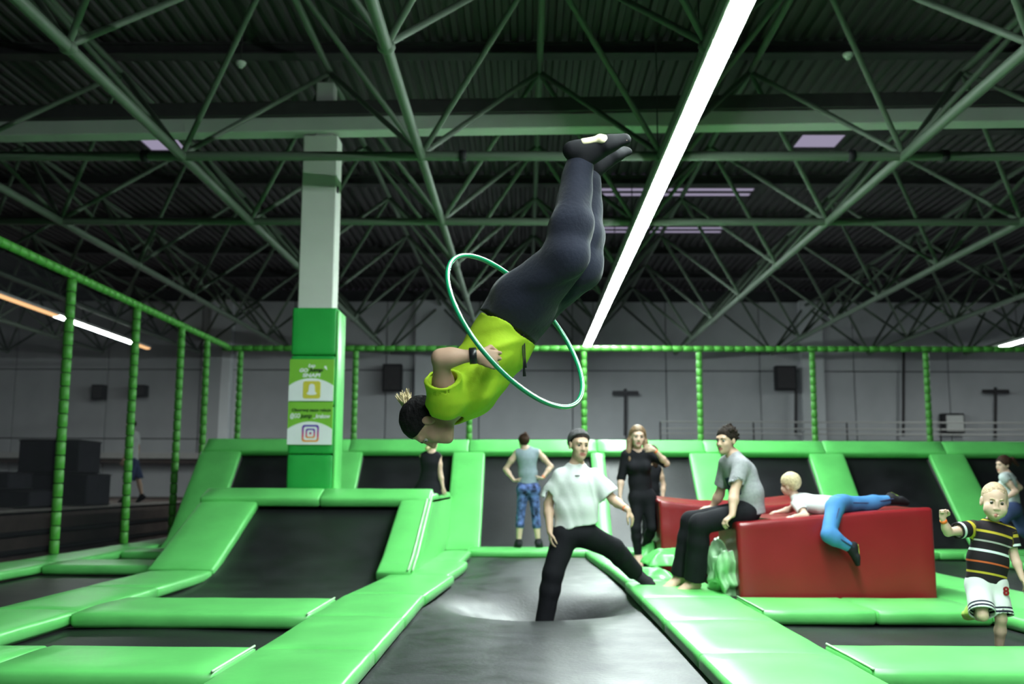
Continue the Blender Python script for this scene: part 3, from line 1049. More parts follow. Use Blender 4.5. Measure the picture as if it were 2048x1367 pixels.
def wall_pipe(px, py0, py1, cross, lab):
    a = P(px, py1, 30.7); b = P(px, py0, 30.7)
    t = thing('wall_pipe', lab, 'pipe', (a[0], 30.7, a[2]))
    bar('riser', a, b, 0.05, M['darksteel'], t, 8, tuple(t.location))
    if cross:
        c = P(px - 26, py0 + 8, 30.7); d = P(px + 26, py0 + 8, 30.7)
        bar('cross_bar', c, d, 0.06, M['darksteel'], t, 8, tuple(t.location))
    return t


wall_pipe(1250, 776, 870, True, 'dark pipe with a cross bar on the back wall above the woman in black')
wall_pipe(1990, 770, 870, True, 'dark pipe with a cross bar on the back wall at far right')
wall_pipe(1806, 700, 868, False, 'dark pipe on the back wall left of the white cabinet')
wall_pipe(1591, 778, 868, False, 'dark pipe below the square box above the lying boy')


def handrail(lab, x0, x1, y, z0, zs_, r=0.025):
    t = thing('handrail', lab, 'handrail', ((x0 + x1) / 2, y, z0))
    og = tuple(t.location)
    for z in zs_: bar('rail_tube', (x0, y, z), (x1, y, z), r, M['rail'], t, 8, og)
    n = max(2, int((x1 - x0) / 2.5))
    for i in range(n + 1):
        x = x0 + (x1 - x0) * i / n
        bar('upright', (x, y, z0), (x, y, zs_[-1]), r, M['darksteel'], t, 8, og)
    return t


handrail('pale handrail before the back wall above the red blocks', 4.0, 15.0, 29.6, ZF, (2.4, 2.55, 2.75))
t = thing('wall_ledge', 'pale horizontal ledge along the wall behind the walking man', 'ledge', (-12.8, 30.6, 1.6))
box('ledge_top', (-18.5, 30.4, 1.62), (-6.2, 31.0, 1.80), M['rail'], t, 0.01, 1, origin=(-12.8, 30.6, 1.6))
box('ledge_face', (-18.5, 30.5, 1.48), (-6.2, 31.0, 1.62), M['plat'], t, 0.01, 1, origin=(-12.8, 30.6, 1.6))

# charcoal foam blocks on the raised floor
def foam(px0, px1, py0, z0, Y, dep, lab):
    a = P(px0, py0, Y); b = P(px1, py0, Y)
    og = ((a[0] + b[0]) / 2, Y + dep / 2, z0)
    t = thing('foam_block', lab, 'foam block', og, 'charcoal foam blocks on the raised floor')
    x1 = min(b[0], -7.62)
    box('cushion', (a[0], Y, z0), (x1, Y + dep, a[2]), M['foam'], t, 0.03, 2, origin=og)
    for zz in (z0 + 0.02, a[2] - 0.02):
        pts = [(a[0], Y, zz), (x1, Y, zz), (x1, Y + dep, zz), (a[0], Y + dep, zz)]
        link('seam', tube_mesh('seam', pts, 0.012, M['black'], True, 6, og), t)
    return a[2]


zt = foam(35, 207, 950, 0.5, 17.4, 1.0, 'long charcoal foam block, lower of the stack behind the first net post')
foam(38, 160, 882, zt + 0.004, 17.42, 0.9, 'charcoal foam cube on top of the stack behind the first net post')
zt = foam(-80, 60, 984, 0.5, 16.0, 1.0, 'low charcoal foam block at the far left edge')
foam(-80, 18, 947, zt + 0.004, 16.1, 0.8, 'charcoal foam cube standing on the low block at the left edge')

# ------------------------------------------------------------------ red blocks and loose covers
def red_block(lab, c8, sag, name='red_block', seed=0):
    """c8: bottom 4 corners then top 4 corners (front-left, front-right, back-right, back-left)"""
    c8 = np.array(c8, float)
    og = c8[:4].mean(0)
    t = thing(name, lab, 'foam block', og)
    bm = bmesh.new()
    vv = [bm.verts.new(Vector(p - og)) for p in c8]
    for q in ((3, 2, 1, 0), (4, 5, 6, 7), (0, 1, 5, 4), (1, 2, 6, 5), (2, 3, 7, 6), (3, 0, 4, 7)):
        bm.faces.new([vv[i] for i in q])
    bmesh.ops.bevel(bm, geom=bm.edges[:], offset=0.03, segments=3, profile=0.5, affect='EDGES')
    bmesh.ops.subdivide_edges(bm, edges=[e for e in bm.edges if e.calc_length() > 0.3], cuts=14, use_grid_fill=True)
    ztop = (c8[4:, 2]).mean() - og[2]
    hx = (c8[:, 0].max() - c8[:, 0].min()) / 2; hy = (c8[:, 1].max() - c8[:, 1].min()) / 2
    for v in bm.verts:
        q = np.array(v.co)
        if q[2] > 0.7 * ztop:
            u = np.clip(1 - (q[0] / hx) ** 2, 0, 1)
            w_ = 0.55 + 0.45 * np.clip(1 - (q[1] / hy) ** 2, 0, 1)
            v.co.z -= sag * u * w_
        n_ = noise3(q, 5, seed) * 0.010 + noise3(q, 14, seed + 1) * 0.003
        v.co += Vector((0.3 * n_, n_, n_))
    link('cushion', bm_mesh('cushion', bm, M['red'], True), t)
    # stitched seam along the top edge and the foot
    f4 = c8[[4, 5, 6, 7]] - og
    return t


Yf, Yk = 8.66, 9.55
fl_, fr_ = P(1482, 1190, Yf), P(1882, 1187, Yf)
tl_, tr_ = P(1474, 1042, Yf), P(1866, 1010, Yf)
zb = -0.09
c8 = [(fl_[0], Yf, zb), (fr_[0] - 0.02, Yf, zb), (fr_[0] - 0.02, Yk, zb), (fl_[0], Yk, zb),
      (tl_[0], Yf, tl_[2]), (tr_[0], Yf, tr_[2]), (tr_[0] + 0.02, Yk, tr_[2] - 0.01), (tl_[0], Yk, tl_[2] + 0.02)]
red_block('large red vinyl block on which the boy lies', c8, 0.0, seed=3)
YB0, YB1 = 11.3, 12.2
a, b = P(1318, 1000, YB0), P(1600, 1000, YB0)
c8 = [(a[0] + 0.03, YB0, zb), (b[0], YB0, zb), (b[0], YB1, zb), (a[0] + 0.03, YB1, zb),
      (a[0], YB0, 0.755), (b[0], YB0, 0.74), (b[0] + 0.1, YB1, 0.80), (a[0], YB1, 0.80)]
red_block('red vinyl block with sagging top behind the seated man', c8, 0.11, seed=9)

# ------------------------------------------------------------------ people: smooth bodies grown from joints
class Grid:
    def __init__(s, lo, hi, h):
        s.h = h
        s.lo = np.array(lo, float)
        s.n = np.ceil((np.array(hi, float) - s.lo) / h).astype(int) + 1
        s.f = np.full(s.n, 1.0, np.float32)

    def _slab(s, lo, hi, pad):
        i0 = np.maximum(np.floor((np.array(lo) - pad - s.lo) / s.h).astype(int), 0)
        i1 = np.minimum(np.ceil((np.array(hi) + pad - s.lo) / s.h).astype(int) + 1, s.n)
        if np.any(i1 <= i0): return None, None
        ax = [s.lo[k] + s.h * np.arange(i0[k], i1[k]) for k in range(3)]
        Pt = np.stack(np.meshgrid(*ax, indexing='ij'), -1).astype(np.float32)
        return tuple(slice(i0[k], i1[k]) for k in range(3)), Pt

    def add(s, fn, lo, hi, k=0.02):
        sl, Pt = s._slab(lo, hi, k + 2.5 * s.h)
        if sl is None: return
        d = fn(Pt)
        a = s.f[sl]
        hh = np.maximum(k - np.abs(a - d), 0) / max(k, 1e-6)
        s.f[sl] = np.minimum(a, d) - hh * hh * k * 0.25

    def cut(s, fn, lo, hi, k=0.006):
        sl, Pt = s._slab(lo, hi, k + 2.5 * s.h)
        if sl is None: return
        d = -fn(Pt)
        a = s.f[sl]
        hh = np.maximum(k - np.abs(a - d), 0) / max(k, 1e-6)
        s.f[sl] = np.maximum(a, d) + hh * hh * k * 0.25

    def wrinkle(s, amp, sc, seed, aniso=None):
        idx = np.argwhere(np.abs(s.f) < 0.03 + amp)
        p = s.lo + idx * s.h
        if aniso is not None:
            p = p @ aniso
        s.f[idx[:, 0], idx[:, 1], idx[:, 2]] += (amp * noise3(p, sc, seed)).astype(np.float32)

    def mesh(s):
        f = s.f
        ins = f < 0
        c = np.zeros(np.array(f.shape) - 1, np.int8)
        for i in (0, 1):
            for j in (0, 1):
                for k in (0, 1):
                    c += ins[i:f.shape[0] - 1 + i, j:f.shape[1] - 1 + j, k:f.shape[2] - 1 + k]
        cells = np.argwhere((c > 0) & (c < 8))
        if len(cells) == 0: return np.zeros((0, 3)), np.zeros((0, 4), int)
        vid = np.full(c.shape, -1, np.int32)
        vid[cells[:, 0], cells[:, 1], cells[:, 2]] = np.arange(len(cells))
        cor = [(i, j, k) for i in (0, 1) for j in (0, 1) for k in (0, 1)]
        val = {q: f[cells[:, 0] + q[0], cells[:, 1] + q[1], cells[:, 2] + q[2]] for q in cor}
        acc = np.zeros((len(cells), 3)); num = np.zeros(len(cells))
        for q in cor:
            for ax in range(3):
                if q[ax] == 0:
                    r = list(q); r[ax] = 1; r = tuple(r)
                    a, b = val[q], val[r]
                    mk = (a < 0) != (b < 0)
                    t = np.where(mk, a / np.where(mk, a - b, 1), 0)
                    p = np.array(q, float)[None, :] + np.zeros((len(cells), 3))
                    p[:, ax] += t
                    acc += p * mk[:, None]; num += mk
        vtx = s.lo + (cells + acc / num[:, None]) * s.h
        quads = []
        for ax in range(3):
            o1, o2 = (ax + 1) % 3, (ax + 2) % 3
            sl0 = [slice(1, -1)] * 3; sl1 = [slice(1, -1)] * 3
            sl0[ax] = slice(0, -1); sl1[ax] = slice(1, None)
            A = ins[tuple(sl0)]; B = ins[tuple(sl1)]
            e = np.argwhere(A != B)
            if len(e) == 0: continue
            fl = A[e[:, 0], e[:, 1], e[:, 2]]
            e = e + 1
            e[:, ax] -= 1
            def cell(d1, d2):
                q = e.copy(); q[:, o1] += d1; q[:, o2] += d2
                return vid[q[:, 0], q[:, 1], q[:, 2]]
            qd = np.stack([cell(-1, -1), cell(0, -1), cell(0, 0), cell(-1, 0)], 1)
            qd[~fl] = qd[~fl][:, ::-1]
            quads.append(qd)
        return vtx, np.concatenate(quads)


def fast_mesh(name, v, q, mats, origin, attr=None, fmat=None):
    me = bpy.data.meshes.new(name)
    v = (v - np.asarray(origin)).astype(np.float32)
    me.vertices.add(len(v)); me.vertices.foreach_set('co', v.ravel())
    me.loops.add(q.size); me.loops.foreach_set('vertex_index', q.ravel().astype(np.int32))
    me.polygons.add(len(q))
    me.polygons.foreach_set('loop_start', np.arange(0, q.size, 4, dtype=np.int32))
    me.polygons.foreach_set('loop_total', np.full(len(q), 4, np.int32))
    me.polygons.foreach_set('use_smooth', [True] * len(q))
    for m in mats: me.materials.append(m)
    if fmat is not None: me.polygons.foreach_set('material_index', fmat.astype(np.int32))
    if attr is not None:
        a = me.attributes.new('u', 'FLOAT', 'POINT')
        a.data.foreach_set('value', attr.astype(np.float32))
    me.update(calc_edges=True)
    me.validate()
    return me


def cone_fn(a, b, ra, rb, wide=None, ws=1.0, end=None, start=None):
    """tapered round limb; wide/ws stretch it sideways; end/start cut it flat"""
    a = np.array(a, np.float32); b = np.array(b, np.float32)
    ab = b - a
    L2 = float(ab @ ab) + 1e-9
    def fn(Pt):
        q = Pt - a
        if wide is not None:
            w = np.array(wide, np.float32)
            ww = w - ab * float(w @ ab) / L2
            ww = ww / (np.linalg.norm(ww) + 1e-9)
            al = q @ ww
            q = q + ww * (al * (1 / ws - 1))[..., None]
        t = np.clip((q @ ab) / L2, 0, 1)
        d = np.linalg.norm(q - t[..., None] * ab, axis=-1) - (ra + (rb - ra) * t)
        if end is not None:
            d = np.maximum(d, (Pt - b) @ (ab / math.sqrt(L2)) - end)
        if start is not None:
            d = np.maximum(d, -((Pt - a) @ (ab / math.sqrt(L2))) - start)
        return d
    R = max(ra, rb) * max(ws, 1)
    return fn, np.minimum(a, b) - R, np.maximum(a, b) + R


def ell_fn(c, axes, r):
    c = np.array(c, np.float32); A = np.array(axes, np.float32); r = np.array(r, np.float32)
    def fn(Pt):
        q = (Pt - c) @ A.T
        k0 = np.linalg.norm(q / r, axis=-1)
        k1 = np.linalg.norm(q / (r * r), axis=-1) + 1e-6
        return k0 * (k0 - 1) / k1
    R = float(max(r))
    return fn, c - R, c + R


class Head:
    def __init__(s, c, f, u, sc=1.0):
        s.c = np.array(c, float); s.u = nrm(u); s.f = nrm(np.array(f) - s.u * (np.array(f) @ s.u))
        s.x = np.cross(s.f, s.u); s.s = sc            # x = person's right
        s.A = np.stack([s.x, s.f, s.u])

    def p(s, x, y, z):
        return s.c + s.s * (x * s.x + y * s.f + z * s.u)

    def loc(s, v):
        return (v - s.c) @ s.A.T / s.s


def head_prims(G, H, female=False, child=False):
    s = H.s
    def E(x, y, z, rx, ry, rz, k=0.02):
        fn, lo, hi = ell_fn(H.p(x, y, z), H.A, np.array([rx, ry, rz]) * s); G.add(fn, lo, hi, k * s)
    def Cn(a, b, ra, rb, k=0.012, **kw):
        fn, lo, hi = cone_fn(H.p(*a), H.p(*b), ra * s, rb * s, **kw); G.add(fn, lo, hi, k * s)
    def X(x, y, z, rx, ry, rz, k=0.01):
        fn, lo, hi = ell_fn(H.p(x, y, z), H.A, np.array([rx, ry, rz]) * s); G.cut(fn, lo, hi, k * s)
    ch = 1.0 if not child else 0.0
    E(0, -0.014, 0.032, 0.076, 0.096, 0.088)
    E(0, 0.030, -0.030, 0.060 + 0.006 * (1 - ch), 0.060, 0.082)
    E(0, 0.045, -0.078 + 0.012 * (1 - ch), 0.044, 0.040, 0.036, 0.03)
    E(0, 0.072, -0.098 + 0.016 * (1 - ch), 0.020, 0.018, 0.017, 0.025)
    E(0.034, 0.062, -0.030, 0.024, 0.022, 0.024, 0.02); E(-0.034, 0.062, -0.030, 0.024, 0.022, 0.024, 0.02)
    if not child: Cn((-0.036, 0.078, 0.026), (0.036, 0.078, 0.026), 0.013, 0.013, 0.02)
    else:
        E(0.038, 0.052, -0.045, 0.028, 0.028, 0.028, 0.03); E(-0.038, 0.052, -0.045, 0.028, 0.028, 0.028, 0.03)
    X(0.031, 0.098, 0.004, 0.017, 0.018, 0.011, 0.012); X(-0.031, 0.098, 0.004, 0.017, 0.018, 0.011, 0.012)
    Cn((0, 0.086, 0.012), (0, 0.106 - 0.012 * (1 - ch), -0.030), 0.008, 0.0115 - 0.001 * (1 - ch), 0.012)
    E(0.011, 0.094, -0.034, 0.009, 0.010, 0.008, 0.008); E(-0.011, 0.094, -0.034, 0.009, 0.010, 0.008, 0.008)
    Cn((-0.020, 0.083, -0.062), (0.020, 0.083, -0.062), 0.0075, 0.0075, 0.012)
    Cn((-0.016, 0.082, -0.073), (0.016, 0.082, -0.073), 0.008, 0.008, 0.012)
    fn, lo, hi = cone_fn(H.p(-0.023, 0.094, -0.0675), H.p(0.023, 0.094, -0.0675), 0.0035 * s, 0.0035 * s); G.cut(fn, lo, hi, 0.003)
    for sd in (1, -1):
        E(sd * 0.078, -0.008, -0.008, 0.011, 0.020, 0.032, 0.010)
        X(sd * 0.090, -0.006, -0.006, 0.008, 0.011, 0.018, 0.005)


def hand_prims(G, w, d, pn, th, s, curl=0.35, spread=0.0, k=0.006):
    """w wrist, d along the hand, pn out of the palm, th to the thumb side"""
    d = nrm(d); th = nrm(th - d * (np.array(th) @ d)); pn = nrm(np.array(pn) - d * (np.array(pn) @ d) - th * (np.array(pn) @ th))
    w = np.array(w, float)
    fn, lo, hi = cone_fn(w + d * 0.018 * s, w + d * 0.074 * s, 0.0155 * s, 0.0145 * s, th, 2.25); G.add(fn, lo, hi, 0.015 * s)
    ln = (0.072, 0.080, 0.074, 0.058)
    for i in range(4):
        sd = (0.0315 - 0.021 * i)
        p = w + d * (0.082 - 0.004 * abs(i - 1.2)) * s + th * sd * s
        ang = 0.0
        base = nrm(d + th * (sd * (2.2 + spread * 6)))
        cs = (0.9, 1.15, 0.7)
        rr = (0.0088, 0.0082, 0.0074, 0.0066)
        fr = (0.45, 0.32, 0.23)
        p0 = p - base * 0.03 * s
        fn, lo, hi = cone_fn(p0, p, 0.010 * s, 0.009 * s); G.add(fn, lo, hi, k * s)
        for j in range(3):
            ang += curl * cs[j] * (1 + 0.06 * i)
            q = p + (base * math.cos(ang) + pn * math.sin(ang)) * ln[i] * fr[j] * s
            fn, lo, hi = cone_fn(p, q, rr[j] * s, rr[j + 1] * s); G.add(fn, lo, hi, k * s * 0.6)
            p = q
    c2 = min(curl, 1.2)
    p = w + d * 0.022 * s + th * 0.022 * s + pn * 0.004 * s
    q = p + nrm(d * 0.75 + th * 0.75 + pn * (0.25 + 0.4 * c2)) * 0.046 * s
    r = q + nrm(d * 0.9 + th * (0.35 - 0.6 * c2) + pn * (0.2 + 0.5 * c2)) * 0.034 * s
    e = r + nrm(d * 0.9 + th * (0.15 - 0.8 * c2) + pn * (0.3 + 0.4 * c2)) * 0.026 * s
    for a, b, ra, rb in ((p, q, 0.0135, 0.0105), (q, r, 0.0105, 0.0092), (r, e, 0.0092, 0.0075)):
        fn, lo, hi = cone_fn(a, b, ra * s, rb * s); G.add(fn, lo, hi, k * s)


PERSONS = []


class Person:
    """J: joints; left/right are the person's own"""
    def __init__(s, label, J, head, s_=1.0, h=0.008, female=False, child=False, skin='skin', base=None, hands=None, bare=(), girth=1.0, solev=None, armr=1.0):
        s.solev = solev or {}
        s.armr = armr
        s.J = {k: np.array(v, float) for k, v in J.items()}
        s.H = head; s.s = s_; s.h = h; s.female = female
        J = s.J
        pts = np.array(list(J.values()) + [head.c])
        s.base = np.array(base if base is not None else [J['pel'][0], J['pel'][1], pts[:, 2].min()], float)
        s.lo = pts.min(0) - 0.34 * max(s_, 0.75); s.hi = pts.max(0) + 0.34 * max(s_, 0.75)
        s.lat = nrm(J['shR'] - J['shL'])
        s.girth = girth
        G = Grid(s.lo, s.hi, h)
        for a, b, ra, rb, w, ws in s.torso(): s.put(G, a, b, ra, rb, w, ws, k=0.05 * s_)
        if female:
            fw = s.front()
            for sd in (1, -1):
                c = J['che'] * 0.85 + J['wai'] * 0.15 + fw * 0.075 * s_ + s.lat * sd * 0.075 * s_
                fn, lo, hi = ell_fn(c, np.eye(3), np.array([0.06, 0.06, 0.06]) * s_); G.add(fn, lo, hi, 0.04)
        for side in 'LR':
            for a, b, ra, rb in s.arm(side) + s.leg(side): s.put(G, a, b, ra, rb, k=0.03 * s_)
            hd = (hands or {}).get(side)
            if hd is not None: hand_prims(G, J['wr' + side], hd[0], hd[1], hd[2], s_ * (0.92 if female else 1.0), hd[3] if len(hd) > 3 else 0.35, 0.4)
            s.foot(G, side, 0.0)
        # neck and head
        hb = head.p(0, -0.022, -0.075)
        s.put(G, J['nk'], hb, 0.056 * s_ * (0.88 if female or child else 1), 0.050 * s_ * (0.88 if female or child else 1), k=0.03)
        head_prims(G, head, female, child)
        v, q = G.mesh()
        l = head.loc(v[q].mean(1))
        fm = np.zeros(len(q), int)
        lipz = (np.abs(l[:, 0]) < 0.025) & (l[:, 1] > 0.070) & (l[:, 2] < -0.052) & (l[:, 2] > -0.084) & ((l[:, 0] / 0.026) ** 2 + ((l[:, 2] + 0.0675) / 0.015) ** 2 < 1)
        if not child: fm[lipz] = 1
        me = fast_mesh('person', v, q, [M[skin], M['lip']], s.base, fmat=fm)
        s.o = link('person', me, None, s.base)
        setp(s.o, label, 'person')
        for sd in (1, -1):
            bm = bmesh.new()
            bmesh.ops.create_uvsphere(bm, u_segments=14, v_segments=10, radius=(0.0112 if child else 0.0125) * head.s)
            e = bm_mesh('eye', bm, M['eyew'], True)
            e.materials.append(M['eyed'])
            rot = np.stack([head.x, head.f, head.u], 1)
            for v_ in e.vertices:
                pass
            for pl in e.polygons:
                if Vector(pl.center).normalized().y > (0.56 if child else 0.72): pl.material_index = 1
            o = link('eye', e, s.o)
            mt = Matrix(rot.tolist()).to_4x4()
            mt.translation = Vector(head.p(sd * 0.031, 0.0765, 0.003) - s.base)
            o.matrix_local = mt
            # eyebrow
            bm_ = tube_mesh('eyebrow', [head.p(sd * a, b, c) for a, b, c in ((((0.014, 0.0880, 0.024), (0.028, 0.0850, 0.031), (0.044, 0.073, 0.027))) if child else ((0.014, 0.0925, 0.020), (0.028, 0.0905, 0.025), (0.044, 0.080, 0.022)))], 0.004 * head.s,
                            M['hair_pale'] if child else M['hair_dark'], False, 6, s.base, [0.0035 * head.s, 0.004 * head.s, 0.002 * head.s])
            link('eyebrow', bm_, s.o)
        PERSONS.append(s)

    def put(s, G, a, b, ra, rb, w=None, ws=1.0, k=0.02, **kw):
        fn, lo, hi = cone_fn(a, b, ra, rb, w, ws, **kw)
        G.add(fn, lo, hi, k)

    def front(s):
        ax = nrm(s.J['nk'] - s.J['pel'])
        return nrm(np.cross(ax, s.lat))

    def torso(s, inf=0.0):
        J, S, g = s.J, s.s, s.girth
        fem = s.female
        r1, r2, r3 = (0.092, 0.075, 0.090) if fem else (0.094, 0.088, 0.102)
        w = s.lat
        return [(J['pel'], J['wai'], r1 * S * g + inf, r2 * S * g + inf, w, 1.42),
                (J['wai'], J['che'], r2 * S * g + inf, r3 * S * g + inf, w, 1.42),
                (J['hiL'], J['hiR'], 0.092 * S * g + inf, 0.092 * S * g + inf, None, 1),
                (J['shL'] * 0.92 + J['shR'] * 0.08, J['shR'] * 0.92 + J['shL'] * 0.08, 0.055 * S + inf, 0.055 * S + inf, None, 1),
                (J['che'], J['nk'], 0.078 * S + inf, 0.058 * S + inf * 0.5, w, 1.35)]

    def arm(s, side, inf=0.0):
        J, S = s.J, s.s * (0.85 if s.female else 1.0) * s.armr
        a, b, c = J['sh' + side], J['el' + side], J['wr' + side]
        m = b + (c - b) * 0.3
        return [(a, a + (b - a) * 0.45, 0.053 * S + inf, 0.049 * S + inf), (a + (b - a) * 0.45, b, 0.049 * S + inf, 0.038 * S + inf),
                (b, m, 0.038 * S + inf, 0.041 * S + inf), (m, c, 0.041 * S + inf, 0.027 * S + inf)]

    def leg(s, side, inf=0.0):
        J, S = s.J, s.s * (0.95 if s.female else 1.0)
        a, b, c = J['hi' + side], J['kn' + side], J['an' + side]
        m = b + (c - b) * 0.3
        return [(a, b, 0.086 * S + inf, 0.053 * S + inf), (b, m, 0.050 * S + inf, 0.054 * S + inf), (m, c, 0.054 * S + inf, 0.033 * S + inf)]

    def foot(s, G, side, inf=0.0, flat=True, scale=1.0):
        J, S = s.J, s.s * scale
        a = J['an' + side]; t = J['to' + side]
        d = nrm(t - a)
        shin = nrm(J['kn' + side] - a)
        dn = s.solev[side] if side in s.solev else -shin + d * (shin @ d)   # towards the sole
        dn = nrm(dn - d * (np.array(dn) @ d))
        lt = np.cross(d, dn)
        hl = a + dn * 0.045 * S - d * 0.03 * S
        s.put(G, a, a + dn * 0.03 * S, 0.035 * S + inf, 0.036 * S + inf, k=0.03)
        s.put(G, hl, hl + d * 0.10 * S, 0.034 * S + inf, 0.031 * S + inf, lt, 1.1, k=0.03)
        s.put(G, a + d * 0.02 * S, hl + d * 0.17 * S, 0.036 * S + inf, 0.026 * S + inf, lt, 1.45, k=0.03)
        s.put(G, hl + d * 0.15 * S + dn * 0.006, hl + d * (0.225 if inf == 0 else 0.236) * S + dn * 0.010 * S, 0.026 * S + inf, 0.016 * S + inf, lt, 2.0, k=0.02)
        if inf == 0.0:
            for i in range(5):
                p = hl + d * (0.215 - 0.006 * i * i * 0.5) * S + dn * 0.013 * S + lt * (0.034 - 0.017 * i) * S * (1 if side == 'L' else -1)
                s.put(G, p, p + d * 0.02 * S, 0.0105 * S, 0.009 * S, k=0.006)

    # ---- clothing
    def cloth(s, name, build, m, h=None, wr=0.004, wsc=14, seed=1, attr=None, label=None, lo=None, hi=None, aniso=None):
        G = Grid(s.lo if lo is None else lo, s.hi if hi is None else hi, h or s.h)
        build(G)
        if wr: G.wrinkle(wr, wsc, seed, aniso)
        v, q = G.mesh()
        me = fast_mesh(name, v, q, [m], s.base, attr=attr(v) if attr else None)
        o = link(name, me, s.o)
        if label: o['label'] = label
        return o

    def shirt(s, G, inf=0.014, hem=None, hemdir=None, hemr=None, sleeve=0.6, sr=0.02, loose=0.0, sl=None, neckcut=0.0):
        J, S = s.J, s.s
        ax = nrm(J['che'] - J['pel'])
        hem = J['pel'] if hem is None else np.array(hem)
        hd = -ax if hemdir is None else nrm(hemdir)
        hr = hemr or 0.10 * S
        r2, r3 = (0.082, 0.092) if s.female else (0.092, 0.104)
        ext = hem + hd * 0.12
        # body of the shirt, cut flat at the hem
        f1, l1, h1 = cone_fn(J['wai'], J['che'], (r2 * S + inf) * s.girth + loose, (r3 * S + inf) * s.girth + loose * 0.5, s.lat, 1.42)
        f2, l2, h2 = cone_fn(ext, J['wai'], hr + inf, (r2 * S + inf) * s.girth + loose, s.lat, 1.45)
        hem32 = hem.astype(np.float32); hd32 = hd.astype(np.float32)
        def body(Pt):
            a, b = f1(Pt), f2(Pt)
            k = 0.04
            hh = np.maximum(k - np.abs(a - b), 0) / k
            d = np.minimum(a, b) - hh * hh * k * 0.25
            return np.maximum(d, (Pt - hem32) @ hd32)
        G.add(body, np.minimum(l1, l2), np.maximum(h1, h2), 0.01)
        tt = s.torso(inf)
        for a, b, ra, rb, w, ws in tt[3:]:
            s.put(G, a, b, ra, rb, w, ws, k=0.06 * S)
        if s.female:
            fw = s.front()
            for sd in (1, -1):
                c = J['che'] * 0.85 + J['wai'] * 0.15 + fw * 0.078 * S + s.lat * sd * 0.075 * S
                fn, lo, hi = ell_fn(c, np.eye(3), np.array([0.066, 0.066, 0.066]) * S); G.add(fn, lo, hi, 0.05)
        for side in 'LR':
            fr = (sl or {}).get(side, sleeve)
            if fr <= 0: continue
            a, b, c = J['sh' + side], J['el' + side], J['wr' + side]
            if fr <= 1:
                e = a + (b - a) * fr
                s.put(G, a, e, 0.056 * S + inf, 0.050 * S + sr, k=0.035 * S, end=0.0)
                d_ = nrm(b - a)
                fn, lo, hi = cone_fn(e - d_ * 0.03 * S, e + d_ * 0.05, 0.041 * S + sr - 0.004, 0.042 * S + sr - 0.004); 
                G.cut(fn, lo, hi, 0.003)
            else:
                s.put(G, a, b, 0.056 * S + inf, 0.044 * S + sr, k=0.035 * S)
                s.put(G, b, b + (c - b) * (fr - 1), 0.044 * S + sr, 0.038 * S + sr, k=0.02, end=0.0)
        # neck opening
        hdn = nrm(s.H.p(0, -0.022, -0.075) - J['nk'])
        fn, lo, hi = cone_fn(J['nk'] + hdn * (0.035 - neckcut), J['nk'] + hdn * 0.2, 0.07 * S, 0.09 * S); G.cut(fn, lo, hi, 0.01)

    def trousers(s, G, inf=0.010, to=1.0, knee=0.0, cuff=0.045, waist=None, thigh=0.0, sides='LR', tos=None, seat=0.0):
        J, S = s.J, s.s
        w = J['pel'] + (J['wai'] - J['pel']) * 0.45 if waist is None else np.array(waist)
        s.put(G, J['pel'], w, 0.096 * S * s.girth + inf + seat, 0.088 * S * s.girth + inf + seat, s.lat, 1.42 if not seat else 1.15, k=0.03, end=0.0)
        s.put(G, J['hiL'], J['hiR'], 0.094 * S * s.girth + inf + seat * 0.6, 0.094 * S * s.girth + inf + seat * 0.6, k=0.04)
        L = 0.95 if s.female else 1.0
        for side in sides:
            t_ = (tos or {}).get(side, to)
            a, b, c = J['hi' + side], J['kn' + side], J['an' + side]
            if t_ <= 0.5:
                e = a + (b - a) * t_ * 2
                s.put(G, a, e, 0.088 * S * L + inf, 0.070 * S + inf + cuff, k=0.03, end=0.0)
                d_ = nrm(b - a)
                fn, lo, hi = cone_fn(e - d_ * 0.03, e + d_ * 0.05, 0.064 * S + inf + cuff - 0.004, 0.064 * S + inf + cuff); G.cut(fn, lo, hi, 0.003)
            else:
                s.put(G, a, b, 0.088 * S * L + inf + thigh, 0.056 * S * L + inf + knee, k=0.04)
                m = b + (c - b) * 0.3
                e = b + (c - b) * (t_ * 2 - 1)
                if t_ > 0.66:
                    s.put(G, b, m, 0.056 * S * L + inf + knee, 0.056 * S * L + inf + knee, k=0.03)
                    s.put(G, m, e, 0.056 * S * L + inf + knee, cuff, k=0.03, end=0.0)
                else:
                    s.put(G, b, e, 0.056 * S * L + inf + knee, 0.055 * S * L + inf, k=0.03, end=0.0)

    def shoe(s, side, m, inf=0.006, label=None, name='shoe'):
        a = s.J['an' + side]; t = s.J['to' + side]
        lo = np.minimum(a, t) - 0.16; hi = np.maximum(a, t) + 0.16
        def b(G):
            s.foot(G, side, inf)
            sh = nrm(s.J['kn' + side] - a)
            s.put(G, a, a + sh * 0.05 * s.s, 0.037 * s.s + inf, 0.037 * s.s + inf, k=0.02, end=0.0)
        return s.cloth(name, b, m, h=min(s.h, 0.007), wr=0, lo=lo, hi=hi, label=label)

